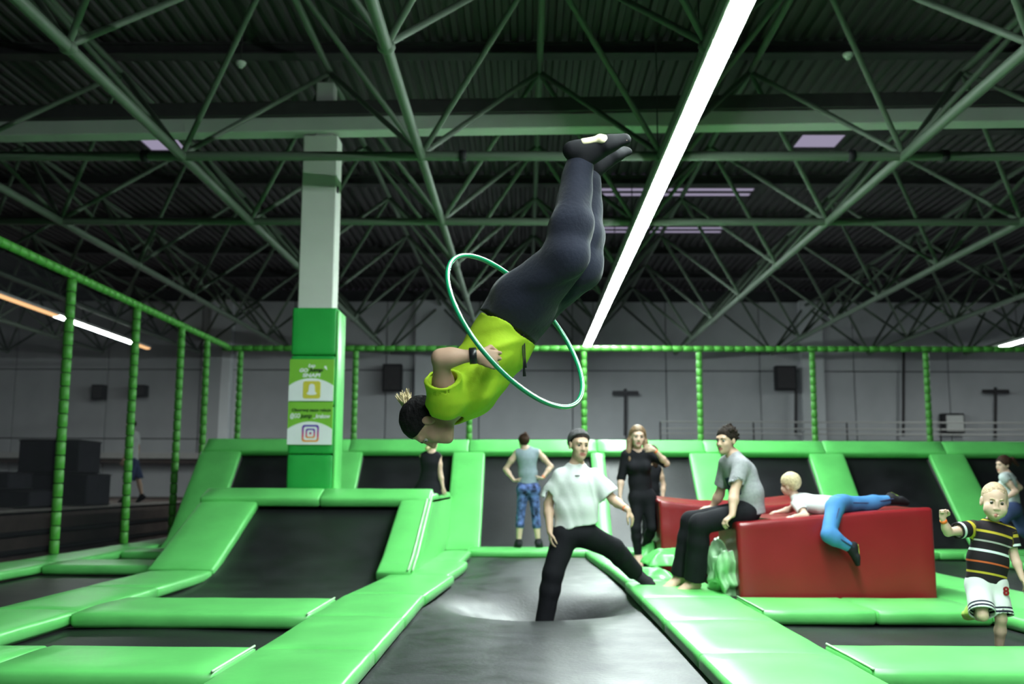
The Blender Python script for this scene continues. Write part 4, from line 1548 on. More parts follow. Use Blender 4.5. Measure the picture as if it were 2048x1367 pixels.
    def hair(s, m, inf=0.012, c=0.011, extra=None, top=0.0, label=None, wr=0.004, wsc=60, vol=1.0, name='hair', rag=1.0, tufts=0):
        H = s.H; S = H.s
        lo = H.c - 0.24 * S; hi = H.c + 0.24 * S
        if extra:
            for q in extra:
                for k in (0, 1):
                    p = H.p(*q[k]); lo = np.minimum(lo, p - 0.12); hi = np.maximum(hi, p + 0.12)
        def b(G):
            e1, l1, h1 = ell_fn(H.p(0, -0.016 - 0.004, 0.034 + top), H.A, (np.array([0.076, 0.096, 0.088]) + inf) * S * vol)
            A = H.A.astype(np.float32); cc = H.c.astype(np.float32)
            def fn(Pt):
                q = (Pt - cc) @ A.T / S
                pl = (q[..., 1] * 0.66 - q[..., 2] * 0.75 - c - 0.06 * np.maximum(np.abs(q[..., 0]) - 0.045, 0)) * S
                pl = pl + 0.010 * S * noise3(q, 55, 4) * rag
                pl2 = (-q[..., 2] - 0.075) * S
                return np.maximum(np.maximum(e1(Pt), pl), pl2)
            G.add(fn, l1, h1, 0.006)
            r_ = np.random.default_rng(11)
            k = 0
            while k < tufts:
                d_ = r_.normal(size=3); d_ /= np.linalg.norm(d_)
                if d_[2] < -0.25 or d_[1] * 0.66 - d_[2] * 0.75 > -0.02: continue
                k += 1
                p = V(0, -0.02, 0.034 + top) + d_ * (V(0.076, 0.096, 0.088) + inf * 0.8)
                e = p + (d_ * 0.6 + r_.normal(size=3) * 0.5 + V(0, 0.35 if d_[1] > 0 else -0.2, 0.1)) * 0.014
                fn2, lo2, hi2 = cone_fn(H.p(*p), H.p(*e), 0.013 * S, 0.006 * S)
                G.add(fn2, lo2, hi2, 0.006 * S)
            for q in (extra or []):
                fn2, lo2, hi2 = cone_fn(H.p(*q[0]), H.p(*q[1]), q[2] * S, q[3] * S)
                G.add(fn2, lo2, hi2, 0.02 * S)
        return s.cloth(name, b, m, h=min(s.h, 0.007), wr=wr, wsc=wsc, lo=lo, hi=hi, label=label)

    def wristband(s, side, m=None, name='wristband', fr=0.90, w=0.018, r=0.031, label=None):
        J = s.J
        a, b = J['el' + side], J['wr' + side]
        d = nrm(b - a); c = a + (b - a) * fr
        r = r * s.s * (0.85 if s.female else 1)
        o = link(name, tube_mesh(name, [c - d * w / 2, c - d * w * 0.45, c + d * w * 0.45, c + d * w / 2], r, m or M['orange'], False, 16, s.base,
                                 [r * 0.93, r, r, r * 0.93]), s.o)
        if label: o['label'] = label
        return o


def lens(tag, J):
    import os
    if os.environ.get('LENS'):
        L = lambda a, b: round(float(np.linalg.norm(J[a] - J[b])), 2)
        print('LENS', tag, 'torso', L('nk', 'pel'), 'sh', L('shL', 'shR'), *['%s: ua %.2f fa %.2f th %.2f sh %.2f' % (q, L('sh' + q, 'el' + q), L('el' + q, 'wr' + q), L('hi' + q, 'kn' + q), L('kn' + q, 'an' + q)) for q in 'LR'])


def joints(Y0, **kw):
    """joint = (px, py[, dY])"""
    return {k: P(v[0], v[1], Y0 + (v[2] if len(v) > 2 else 0.0)) for k, v in kw.items()}


def img(dx, dy, dd=0.0):
    """direction: right, down (in the picture's sense) and away from the camera"""
    return nrm(RGT * dx - UPV * dy + FWD * dd)


# ---- 1 the flipping boy -------------------------------------------------------------
Y0 = 4.35
J = joints(Y0, nk=(900, 812, 0.0), che=(938, 772), wai=(994, 696), pel=(1036, 620),
           shL=(890, 805, -0.17), elL=(880, 716, -0.32), wrL=(952, 711, -0.31),
           shR=(905, 798, 0.17), elR=(960, 745, 0.33), wrR=(1010, 690, 0.36),
           hiL=(1046, 600, -0.085), hiR=(1060, 604, 0.085),
           knL=(1132, 513, -0.27), knR=(1163, 536, -0.05), anL=(1157, 318, -0.20), anR=(1176, 338, 0.0),
           toL=(1243, 303, -0.20), toR=(1222, 330, 0.06))
lens('flip', J)
H = Head(P(855, 845, Y0 - 0.05), img(-0.05, 1, -0.10), img(-1, -0.02, 0.0), 0.95)
hd_ = nrm(img(0.85, 0.12, -0.05))
flip = Person('boy in lime yellow jersey flipping upside down in the air, hoop round his waist', J, H, 1.0, 0.0065, skin='skint', armr=0.84, solev=dict(L=img(-0.1, -1, -0.55), R=img(-0.1, -1, -0.4)),
              hands=dict(L=(img(1, 0.22, 0.05), img(0.2, 0.25, 1), img(0.35, -1, 0.1), 1.15), R=(img(1, -0.6, 0), img(0, 0, -1), img(0, -1, 0), 1.1)),
              base=(P(1043, 618, Y0)[0], Y0, 0.9))
def squash(ax, k):
    ax = nrm(ax)
    return np.eye(3) - (1 - k) * np.outer(ax, ax)
ANY = squash(img(0.75, -0.3, 0), 0.3)
flip.cloth('t_shirt', lambda G: flip.shirt(G, 0.020, hem=P(1012, 658, Y0), hemr=0.128, sleeve=0.55, sr=0.026, loose=0.022, neckcut=0.01), M['yellow'], 0.0065, 0.014, 30, 3, aniso=ANY)
ax_ = nrm(flip.J['che'] - flip.J['pel'])
flip.cloth('trousers', lambda G: flip.trousers(G, 0.018, 0.985, 0.013, 0.054, thigh=0.018, waist=flip.J['pel'] + ax_ * 0.085, seat=0.030), M['navy'], 0.0065, 0.011, 26, 5, aniso=squash(img(1, -0.5, 0), 0.4))
for sd, lb in (('L', None), ('R', None)):
    flip.shoe(sd, M['shoe'], 0.006)
    a = flip.J['an' + sd]; t_ = flip.J['to' + sd]
    d = nrm(t_ - a); shin = nrm(flip.J['kn' + sd] - a); dn = flip.solev[sd]; dn = nrm(dn - d * (dn @ d)); lt = np.cross(d, dn)
    hl = a + dn * 0.045 - d * 0.03
    def solefn(G, hl=hl, d=d, dn=dn, lt=lt):
        flip.put(G, hl + dn * 0.030 + d * 0.05, hl + dn * 0.030 + d * 0.13, 0.012, 0.012, lt, 2.6)
        flip.put(G, hl + dn * 0.030 + d * 0.13, hl + dn * 0.022 + d * 0.215, 0.012, 0.010, lt, 3.2)
    o = flip.cloth('sole', solefn, M['sole'], 0.006, 0, lo=hl - 0.3, hi=hl + 0.3, label='cream sole')
flip.hair(M['hair_black'], 0.009, 0.002, rag=0.8, wr=0.004)
tips = []
for k in range(46):
    r = np.random.default_rng(k)
    p0 = H.p(r.uniform(-0.03, 0.03), r.uniform(-0.09, -0.05), 0.075 + r.uniform(0, 0.03))
    p1 = p0 + (img(-0.45 + r.uniform(-0.5, 0.5), -1, r.uniform(-.3, .3))) * r.uniform(0.035, 0.075)
    tips.append((p0, (p0 + p1) / 2 + img(-0.3, 0, 0) * 0.004, p1))
def tipfn(G):
    for a, b, c in tips:
        flip.put(G, a, b, 0.0042, 0.0036, k=0.001); flip.put(G, b, c, 0.0036, 0.0022, k=0.001)
flip.cloth('hair_tuft', tipfn, M['hair_blond'], 0.0028, 0, lo=np.array([t[2] for t in tips]).min(0) - 0.06, hi=np.array([t[0] for t in tips]).max(0) + 0.06, label='bleached blond tuft of hair')
flip.wristband('L', M['watch'], 'watch', 0.90, 0.03, 0.034, 'black wrist watch')
# drawstring
dp = P(1052, 672, Y0 - 0.10); 
link('drawstring', tube_mesh('drawstring', [P(1046, 668, Y0 - 0.12), P(1048, 690, Y0 - 0.14), P(1049, 715, Y0 - 0.145), P(1050, 735, Y0 - 0.145)], 0.003, M['black'], False, 8, flip.base, [0.003, 0.003, 0.003, 0.006]), flip.o)
link('drawstring', tube_mesh('drawstring', [P(1042, 668, Y0 - 0.12), P(1044, 688, Y0 - 0.14), P(1046, 722, Y0 - 0.142), P(1048, 752, Y0 - 0.142)], 0.003, M['black'], False, 8, flip.base, [0.003, 0.003, 0.003, 0.007]), flip.o)

# hoop through the boy's hand
hc = P(1033, 658, Y0 - 0.03)
mj = img(0.65, 0.76); mn = img(0.76, -0.65)
vv_ = nrm(mn * 0.40 + FWD * 0.917)
ht = thing('hula_hoop', 'green hoop with a painted white highlight ringing the waist of the boy upside down', 'hoop', hc)
RH = 0.413
pts = [hc + RH * (math.cos(a) * mj + math.sin(a) * vv_) for a in np.linspace(0, 2 * math.pi, 97)[:-1]]
link('hoop_tube', tube_mesh('hoop_tube', pts, 0.0105, M['hoop'], True, 12, hc), ht)
hn = np.cross(mj, vv_)
for ang in (1.2,):
    pw = []
    for a in np.linspace(0, 2 * math.pi, 97)[:-1]:
        rad = math.cos(a) * mj + math.sin(a) * vv_
        th_ = ang + a * 3
        pw.append(hc + RH * rad + 0.0085 * (math.cos(ang) * rad + math.sin(ang) * (-hn if hn @ FWD > 0 else hn)))
    link('stripe', tube_mesh('stripe', pw, 0.0032, M['hoopw'], True, 6, hc), ht)  # the hoop's white highlight, drawn as a thin pale tube

# ---- 2 the man in the white T-shirt -----------------------------------------------
Y0 = 9.15
J = joints(Y0, nk=(1153, 930), che=(1152, 968), wai=(1150, 1015), pel=(1147, 1060),
           shR=(1119, 950, -0.02), elR=(1097, 1008, 0.02), wrR=(1100, 1062, -0.10),
           shL=(1190, 950, 0.03), elL=(1226, 998, 0.0), wrL=(1256, 1018, -0.20),
           hiR=(1130, 1070), hiL=(1168, 1066, 0.03), knR=(1107, 1146, -0.05), anR=(1088, 1254, 0.0),
           knL=(1228, 1096, 0.20), anL=(1274, 1146, 0.42), toR=(1074, 1268, -0.18), toL=(1292, 1158, 0.30))
lens('white', J)
H = Head(P(1158, 889, Y0 - 0.03), img(0.30, 0.12, -1), img(0.08, -1, 0.05), 1.10)
wm = Person('man in a white T-shirt and grey beanie straddling the middle lane', J, H, 1.0, 0.008,
            hands=dict(R=(img(0.1, 1, -0.1), img(0.9, 0, 0.2), img(0.2, 0.2, -1), 0.3), L=(img(0.5, 0.9, -0.1), img(-0.7, 0.5, 0.3), img(-0.3, 0.2, -1), 0.35)))
wm.cloth('t_shirt', lambda G: wm.shirt(G, 0.012, hem=P(1150, 1050, Y0), hemdir=img(0.18, 1, 0), hemr=0.132, sleeve=0.80, sr=0.046, loose=0.030), M['whitec'], 0.008, 0.013, 27, 11, aniso=squash(img(0.45, 1, 0), 0.35))
wm.cloth('trousers', lambda G: wm.trousers(G, 0.018, 0.97, 0.02, 0.085, thigh=0.012), M['blackc'], 0.008, 0.006, 12, 12)
wm.shoe('L', M['shoe'], 0.004, 'black sock', 'sock'); wm.shoe('R', M['shoe'], 0.004, 'black sock', 'sock')
wm.hair(M['hair_dark'], 0.006, -0.004)
wm.hair(M['beanie'], 0.017, -0.034, wr=0.002, wsc=90, rag=0.0, name='beanie', label='grey knitted beanie')
wm.wristband('L', fr=0.86)
q_ = P(1155, 950, Y0 - 0.135) - wm.base
box('chest_print', q_ - V(0.022, 0.0, 0.004), q_ + V(0.022, 0.012, 0.004), M['beanie'], wm.o, 0.003, 1)

# ---- 3 the woman in black -----------------------------------------------------------
Y0 = 11.7
J = joints(Y0, nk=(1276, 902), che=(1277, 928), wai=(1280, 962), pel=(1283, 990),
           shR=(1252, 908), elR=(1242, 955, 0.02), wrR=(1240, 990, -0.06),
           shL=(1303, 908), elL=(1333, 925, -0.12), wrL=(1308, 897, -0.22),
           hiR=(1274, 994), hiL=(1296, 994), knR=(1272, 1055, -0.05), anR=(1277, 1112, 0.0),
           knL=(1305, 1052, -0.05), anL=(1288, 1098, 0.25), toR=(1278, 1130, -0.2), toL=(1292, 1110, 0.05))
lens('black', J)
H = Head(P(1275, 872, Y0 - 0.02), img(0.02, 0.05, -1), img(0.05, -1, 0.05), 1.04)
wbk = Person('woman with long hair in a tight black top and black leggings, hand at her collar', J, H, 0.96, 0.009, female=True, skin='skinp',
             hands=dict(R=(img(0, 1, 0), img(0.9, 0, 0), img(0, 0, -1), 0.3), L=(img(-1, -0.05, -0.05), img(0, 0.3, 1), img(0, -1, 0.1), 0.4)))
wbk.cloth('top', lambda G: wbk.shirt(G, 0.008, hem=wbk.J['pel'] + V(0, 0, -0.01), hemr=0.098, sl=dict(R=1.05, L=0.99), sr=0.006, neckcut=0.05), M['blackc'], 0.009, 0.003, 14, 21)
wbk.cloth('leggings', lambda G: wbk.trousers(G, 0.005, 0.97, 0.0, 0.042), M['blackc'], 0.009, 0.002, 14, 22)
wbk.hair(M['hair_dblond'], 0.016, -0.004, extra=[((0.055, -0.03, 0.06), (0.088, -0.015, -0.06), 0.03, 0.03), ((0.088, -0.015, -0.06), (0.098, 0.02, -0.17), 0.034, 0.03), ((0.098, 0.02, -0.17), (0.085, 0.06, -0.27), 0.03, 0.014),
                                          ((-0.055, -0.03, 0.06), (-0.088, -0.015, -0.06), 0.03, 0.03), ((-0.088, -0.015, -0.06), (-0.098, 0.02, -0.17), 0.034, 0.03), ((-0.098, 0.02, -0.17), (-0.085, 0.06, -0.27), 0.03, 0.014),
                                          ((0, -0.08, 0.02), (0, -0.085, -0.18), 0.06, 0.045)])
wbk.wristband('L', fr=0.88)

# ---- 4 person behind her --------------------------------------------------------------
Y0 = 13.4
J = joints(Y0, nk=(1301, 928), che=(1301, 948), wai=(1301, 975), pel=(1302, 1000),
           shL=(1284, 936), elL=(1281, 968), wrL=(1283, 1000, -0.05), shR=(1319, 937), elR=(1327, 968, 0.02), wrR=(1325, 998, -0.05),
           hiL=(1293, 1003), hiR=(1311, 1003), knL=(1293, 1052), knR=(1311, 1052), anL=(1293, 1098), anR=(1311, 1098),
           toL=(1293, 1104, 0.2), toR=(1311, 1104, 0.2))
J = {k: v + V(0, 0, 0) for k, v in J.items()}
H = Head(P(1304, 905, Y0), img(-0.1, 0, 1), img(0, -1, 0), 0.9)
p4 = Person('dark-haired person half hidden behind the woman in black, bare arm showing', J, H, 0.86, 0.010, female=True,
            hands=dict(L=(img(0, 1, 0), img(1, 0, 0), img(0, 0, 1), 0.3), R=(img(0, 1, 0), img(-1, 0, 0), img(0, 0, 1), 0.3)))
p4.cloth('tank_top', lambda G: p4.shirt(G, 0.008, hem=p4.J['pel'], hemr=0.09, sleeve=0), M['blackc'], 0.010, 0.002, 14, 31)
p4.cloth('leggings', lambda G: p4.trousers(G, 0.006, 0.97, 0.0, 0.042), M['blackc'], 0.010, 0)
p4.hair(M['hair_brown'], 0.012, 0.006, extra=[((0, -0.08, 0.02), (0.03, -0.075, -0.17), 0.055, 0.04)])

# ---- 5 the seated man -----------------------------------------------------------------
Y0 = 9.0
J = joints(Y0, nk=(1468, 910), che=(1482, 945), wai=(1494, 985), pel=(1497, 1016),
           shL=(1482, 928, -0.15), elL=(1468, 985, -0.24), wrL=(1465, 1027, -0.34),
           shR=(1454, 926, 0.13), elR=(1440, 985, 0.24), wrR=(1425, 1012, 0.30),
           hiL=(1490, 1024, -0.09), hiR=(1490, 1022, 0.09), knL=(1400, 1046, -0.03), knR=(1382, 1040, 0.28),
           anL=(1390, 1160, 0.12), anR=(1364, 1150, 0.38), toL=(1352, 1172, 0.05), toR=(1336, 1160, 0.30))
lens('seat', J)
H = Head(P(1452, 878, Y0 - 0.02), img(-0.76, 0.13, -0.65), img(-0.06, -1, 0.02), 1.0)
sm = Person('man in a grey T-shirt sitting on the left end of the large red block', J, H, 1.0, 0.008,
            hands=dict(L=(img(-0.8, 0.6, -0.2), img(-0.1, 0.9, 0.5), img(-0.3, 0.1, 1), 0.6), R=(img(-1, 0.1, 0), img(0, 1, 0), img(-0.2, 0, -1), 0.3)))
sm.cloth('t_shirt', lambda G: sm.shirt(G, 0.018, hem=P(1497, 1028, Y0), hemr=0.115, sleeve=0.72, sr=0.022, loose=0.018), M['greyc'], 0.008, 0.006, 11, 41)
sm.cloth('trousers', lambda G: sm.trousers(G, 0.016, 0.985, 0.02, 0.098, thigh=0.008), M['blackc'], 0.008, 0.006, 12, 42)
sm.hair(M['hair_dark'], 0.009, 0.006, top=0.003, wr=0.004, wsc=80, rag=1.0, tufts=60)
fr_ = sm.front()
pm = sm.J['che'] * 0.55 + sm.J['wai'] * 0.45
R_ = np.stack([-sm.lat, nrm(sm.J['che'] - sm.J['wai']), fr_], 1)
# navy print: a shell lying on the chest
def patch(G):
    sm.shirt(G, 0.0215, hem=P(1497, 1028, Y0), hemr=0.115, sleeve=0.0, sr=0.02, loose=0.018)
    G.wrinkle(0.006, 11, 41)
    c32 = pm.astype(np.float32); R32 = R_.astype(np.float32)
    def keep(Pt):
        q = (Pt - c32) @ R32
        return -np.maximum(np.maximum(np.abs(q[..., 0]) - 0.13, np.abs(q[..., 1]) - 0.085), 0.02 - q[..., 2])
    sl, Pt = G._slab(G.lo, G.lo + G.h * (G.n - 1), 0)
    G.f[sl] = np.maximum(G.f[sl], -keep(Pt))
sm.cloth('chest_print', patch, M['patch'], 0.008, 0.0, label='navy chest print')

# ---- 6 the boy lying on the block -------------------------------------------------------
Y0 = 9.0
J = joints(Y0, nk=(1590, 990, 0.05), che=(1612, 1003, 0.04), wai=(1645, 1008, -0.08), pel=(1678, 1003, -0.16),
           shL=(1596, 1006, -0.08), elL=(1612, 1028, -0.22), wrL=(1588, 1030, -0.20), shR=(1600, 1000, 0.16), elR=(1580, 1016, 0.22), wrR=(1560, 1020, 0.16),
           hiL=(1670, 1010, -0.26), hiR=(1686, 1004, -0.08), knL=(1657, 1066, -0.48), anL=(1702, 1092, -0.47), toL=(1708, 1128, -0.48),
           knR=(1732, 1004, 0.02), anR=(1782, 995, 0.05), toR=(1808, 1006, 0.02))
lens('prone', J)
H = Head(P(1580, 966, Y0 + 0.06), img(-0.75, 0.25, 0.75), img(-0.22, -1, 0.0), 0.86)
kb = Person('blond boy in a white shirt and blue track trousers lying on the red block', J, H, 0.66, 0.007, child=True, skin='skinp',
            hands=dict(L=(img(-1, 0.15, 0), img(0, 1, 0), img(0, 0, -1), 0.3), R=(img(-1, 0.1, 0), img(0, 1, 0), img(0, 0, 1), 0.3)))
kb.cloth('t_shirt', lambda G: kb.shirt(G, 0.014, hem=P(1668, 1010, Y0 - 0.04), hemdir=img(1, -0.05, 0), hemr=0.075, sleeve=0.62, sr=0.016, loose=0.006), M['whitec'], 0.007, 0.004, 14, 51)
kb.cloth('trousers', lambda G: kb.trousers(G, 0.012, 0.97, 0.012, 0.042, thigh=0.006), M['blue'], 0.007, 0.005, 18, 52)
for sd in 'LR':
    kb.shoe(sd, M['shoe'], 0.008)
    a = kb.J['an' + sd]; t_ = kb.J['to' + sd]
    d = nrm(t_ - a); shin = nrm(kb.J['kn' + sd] - a); dn = nrm(-shin + d * (shin @ d)); lt = np.cross(d, dn)
    hl = a + (dn * 0.045 - d * 0.03) * 0.66
    def sf_(G, hl=hl, d=d, dn=dn, lt=lt):
        kb.put(G, hl + dn * 0.026, hl + dn * 0.024 + d * 0.13, 0.009, 0.009, lt, 2.6)
    kb.cloth('sole', sf_, M['lime'], 0.006, 0, lo=hl - 0.25, hi=hl + 0.25, label='lime sole')
kb.hair(M['hair_pale'], 0.013, 0.018)
for sd in 'LR':
    hi_, kn_, an_ = kb.J['hi' + sd], kb.J['kn' + sd], kb.J['an' + sd]
    off = img(0.2, -0.3, -1)
    link('side_stripe', tube_mesh('side_stripe', [hi_ + off * 0.080, (hi_ + kn_) / 2 + off * 0.071, kn_ + off * 0.061, (kn_ + an_) / 2 + off * 0.058, an_ + off * 0.044], 0.007, M['denim'], False, 8, kb.base), kb.o)

# ---- 7 the striped boy -------------------------------------------------------------------
Y0 = 6.35
J = joints(Y0, nk=(1984, 1042), che=(1981, 1072), wai=(1976, 1115), pel=(1972, 1152),
           shR=(1944, 1052), elR=(1896, 1060, -0.10), wrR=(1885, 1032, -0.14),
           shL=(2018, 1060), elL=(2030, 1110, -0.02), wrL=(2045, 1152, -0.08),
           hiR=(1956, 1166), hiL=(1990, 1166), knR=(1966, 1226, -0.12), anR=(1945, 1222, 0.16), knL=(2003, 1232, -0.06), anL=(1998, 1312, 0.05),
           toR=(1938, 1240, 0.26), toL=(1996, 1326, -0.08))
lens('stripe', J)
H = Head(P(1989, 998, Y0 - 0.03), img(-0.30, 0.10, -1), img(0.06, -1, -0.04), 0.95)
sb = Person('little boy in a dark striped T-shirt and white shorts running at the right edge', J, H, 0.62, 0.0055, child=True, skin='skinp',
            hands=dict(R=(img(0.05, -1, -0.1), img(0.2, 0.1, -1), img(1, 0.1, 0), 1.25), L=(img(0.4, 1, -0.1), img(-1, 0.3, 0), img(0, 0.1, -1), 0.3)))
K_ = (0.014, 0.010, 0.013); YL = (0.42, 0.34, 0.03); GY = (0.36, 0.35, 0.33); WH = (0.62, 0.70, 0.68); OR = (0.50, 0.10, 0.03)
M['striped'] = ramp_mat('striped_cotton', [(0.0, K_), (0.10, YL), (0.122, K_), (0.22, OR), (0.240, K_), (0.345, WH), (0.372, K_), (0.46, GY), (0.480, K_), (0.565, YL), (0.592, K_), (0.70, YL), (0.715, K_),
                                       (0.80, YL), (0.83, K_), (0.892, WH), (0.915, K_)])
def stripes(v):
    J = sb.J
    up_ = nrm(J['nk'] - J['pel'] + RGT * 0.02)
    tl = (v - (J['pel'] - up_ * 0.01)) @ up_ / (np.linalg.norm(J['nk'] - J['pel']) + 0.01)
    u = np.clip(tl * 0.66 + 0.03 - 0.10 * ((v - J['pel']) @ sb.lat) * 0, 0, 0.76)
    # sideways droop like a worn shirt
    x_ = (v - J['che']) @ RGT
    u = u + 0.9 * x_ * x_
    u = np.clip(u, 0, 0.76)
    for sd in 'LR':
        a, b = J['sh' + sd], J['el' + sd]
        L = np.linalg.norm(b - a); d = (b - a) / L
        t = (v - a) @ d / L
        out = ((v - a) @ (sb.lat * (1 if sd == 'R' else -1))) > 0.0
        near = np.linalg.norm((v - a) - np.clip(t, 0, 1)[:, None] * (b - a), axis=1) < 0.075
        mk = out & near & (t > 0.02)
        u = np.where(mk, np.clip(0.775 + t * 0.25, 0.775, 0.949), u)
    return u
sb.cloth('t_shirt', lambda G: sb.shirt(G, 0.013, hem=P(1973, 1160, Y0), hemr=0.078, sleeve=0.62, sr=0.020, loose=0.010), M['striped'], 0.0055, 0.003, 14, 61, attr=stripes)
M['shorts'] = ramp_mat('white_shorts', [(0.0, (0.60, 0.61, 0.61)), (0.70, (0.015, 0.015, 0.03)), (0.755, (0.60, 0.61, 0.61)), (0.81, (0.015, 0.015, 0.03)), (0.875, (0.60, 0.61, 0.61))])
def shst(v):
    J = sb.J
    u = np.zeros(len(v))
    for sd in 'LR':
        a, b = J['hi' + sd], J['kn' + sd]
        t = (v - a) @ (b - a) / ((b - a) @ (b - a))
        near = ((v - J['pel']) @ sb.lat > 0) == (sd == 'R')
        u = np.where(near, np.clip(t, 0, 1), u)
    return u
sb.cloth('shorts', lambda G: sb.trousers(G, 0.014, 0.46, 0, 0.020), M['shorts'], 0.0055, 0.004, 16, 62, attr=shst)
text('shorts_number', '8', 0.07, M['red'], sb.o, tuple(P(2013, 1178, Y0 - 0.095) - sb.base), bold=0.003)
sb.hair(M['hair_short'], 0.003, -0.010, wr=0.002, wsc=90, rag=0.8)
sb.wristband('R', fr=0.80, w=0.02, r=0.034)
# tongue
lo_, hi_ = H.p(-0.05, 0.05, -0.12), H.p(0.05, 0.14, -0.03)
def tong(G):
    fn, l, h_ = ell_fn(H.p(0.002, 0.089, -0.076), H.A, np.array([0.013, 0.010, 0.014]) * H.s); G.add(fn, l, h_, 0.002)
sb.cloth('tongue', tong, M['lip'], 0.004, 0, lo=H.c - 0.2, hi=H.c + 0.2, label='tongue sticking out')
def mou(G):
    fn, l, h_ = ell_fn(H.p(0, 0.083, -0.066), H.A, np.array([0.022, 0.012, 0.010]) * H.s); G.add(fn, l, h_, 0.002)
sb.cloth('mouth', mou, M['mouth'], 0.004, 0, lo=H.c - 0.2, hi=H.c + 0.2)
sb.shoe('R', M['lime'], 0.006, 'lime sock', 'sock')

# ---- 8 running girl at the far right --------------------------------------------------------
Y0 = 12.6
J = joints(Y0, nk=(2014, 944), che=(2016, 962), wai=(2022, 990), pel=(2026, 1012),
           shL=(2008, 950, -0.16), elL=(2032, 978, -0.20), wrL=(2012, 992, -0.24), shR=(2018, 950, 0.16), elR=(2040, 970, 0.2), wrR=(2020, 980, 0.2),
           hiL=(2026, 1014, -0.09), hiR=(2028, 1014, 0.09), knL=(2000, 1040, -0.1), anL=(2016, 1092, -0.1), knR=(2046, 1055, 0.1), anR=(2072, 1075, 0.15),
           toL=(2000, 1100, -0.1), toR=(2075, 1092, 0.15))
lens('girl', J)
H = Head(P(2006, 924, Y0), img(-1, 0.05, -0.25), img(-0.1, -1, 0), 0.88)
gr = Person('girl with a ponytail in a pale grey top running behind the striped boy', J, H, 0.86, 0.009, female=True, skin='skinp',
            hands=dict(L=(img(-1, 0.1, 0), img(0, 1, 0), img(-0.1, -0.5, -1), 0.8), R=(img(-1, 0.1, 0), img(0, 1, 0), img(-.1, -.5, 1), 0.8)))
gr.cloth('top', lambda G: gr.shirt(G, 0.012, hem=P(2026, 1008, Y0), hemr=0.088, sleeve=0.3, sr=0.016), M['palegrey'], 0.009, 0.004, 14, 71)
gr.cloth('trousers', lambda G: gr.trousers(G, 0.012, 0.97, 0.008, 0.05), M['denim'], 0.009, 0.004, 14, 72)
gr.hair(M['hair_brown'], 0.012, 0.012, extra=[((0, -0.10, 0.03), (0, -0.16, 0.05), 0.03, 0.035), ((0, -0.16, 0.05), (0.0, -0.24, -0.04), 0.035, 0.02)])

# ---- 9 woman from behind on the far lane ------------------------------------------------------
Y0 = 14.7
J = joints(Y0, nk=(1053, 898), che=(1054, 916), wai=(1056, 946), pel=(1057, 974),
           shL=(1033, 905), elL=(1011, 938, 0.05), wrL=(1028, 960, -0.05), shR=(1076, 904), elR=(1102, 932, 0.05), wrR=(1085, 955, -0.05),
           hiL=(1047, 978), hiR=(1067, 978), knL=(1041, 1034, 0.02), knR=(1072, 1036, 0.02), anL=(1038, 1084), anR=(1077, 1083),
           toL=(1034, 1092, 0.16), toR=(1081, 1091, 0.16))
lens('back', J)
H = Head(P(1047, 882, Y0), img(-0.35, 0.05, 1), img(-0.02, -1, 0), 0.92)
bw = Person('woman seen from behind in a blue-grey tank top and blue patterned leggings, hands on hips', J, H, 0.98, 0.009, female=True, skin='skinp',
            hands=dict(L=(img(0.9, 0.2, 0.3), img(0.3, 0, 1), img(0, -0.4, -1), 0.35), R=(img(-0.9, 0.2, 0.3), img(-0.3, 0, 1), img(0, -0.4, -1), 0.35)))
bw.cloth('tank_top', lambda G: bw.shirt(G, 0.009, hem=P(1057, 972, Y0), hemr=0.098, sleeve=0), M['bluegrey'], 0.009, 0.003, 14, 81)
bw.cloth('leggings', lambda G: bw.trousers(G, 0.006, 0.70, 0.0, 0.05), M['legprint'], 0.009, 0.002, 14, 82)
bw.shoe('L', M['shoe'], 0.005, 'black sock', 'sock'); bw.shoe('R', M['shoe'], 0.005, 'black sock', 'sock')
bw.hair(M['hair_brown'], 0.012, 0.03, extra=[((0, -0.07, 0.09), (0, -0.08, 0.12), 0.035, 0.034), ((0, -0.08, 0.12), (0.01, -0.07, 0.155), 0.03, 0.012)])
bw.wristband('R', fr=0.92)

# ---- 10 woman in the black dress ---------------------------------------------------------------
Y0 = 13.4
J = joints(Y0, nk=(862, 906), che=(861, 926), wai=(859, 955, 0.0), pel=(857, 978),
           shL=(845, 913), elL=(850, 944, 0.2), wrL=(856, 970, 0.25), shR=(877, 913), elR=(881, 948, -0.02), wrR=(886, 976, -0.06),
           hiL=(850, 980, 0.03), hiR=(866, 980, 0.03), knL=(846, 977, 0.42), knR=(868, 977, 0.42), anL=(846, 1010, 0.75), anR=(868, 1010, 0.75),
           toL=(846, 1006, 0.95), toR=(868, 1006, 0.95))
lens('dress', J)
H = Head(P(864, 889, Y0), img(0.25, 0.05, 1), img(0.02, -1, 0), 0.85)
dw = Person('blond woman in a black sleeveless dress sitting on the edge of the green deck', J, H, 0.86, 0.009, female=True, skin='skinp',
            hands=dict(L=(img(-0.2, 1, -0.2), img(0, 0.2, 1), img(1, 0, 0), 0.3), R=(img(0.3, 1, -0.2), img(0, 0.2, 1), img(-1, 0, 0), 0.3)))
def dress(G):
    dw.shirt(G, 0.010, hem=P(856, 988, Y0), hemr=0.19, sleeve=0)
    for sd in 'LR': dw.put(G, dw.J['hi' + sd], dw.J['kn' + sd], 0.10, 0.08, k=0.04)
dw.cloth('dress', dress, M['blackc'], 0.009, 0.003, 14, 91)
dw.hair(M['hair_blond'], 0.012, 0.012, extra=[((-0.02, -0.09, -0.02), (-0.04, -0.12, -0.05), 0.025, 0.035)])

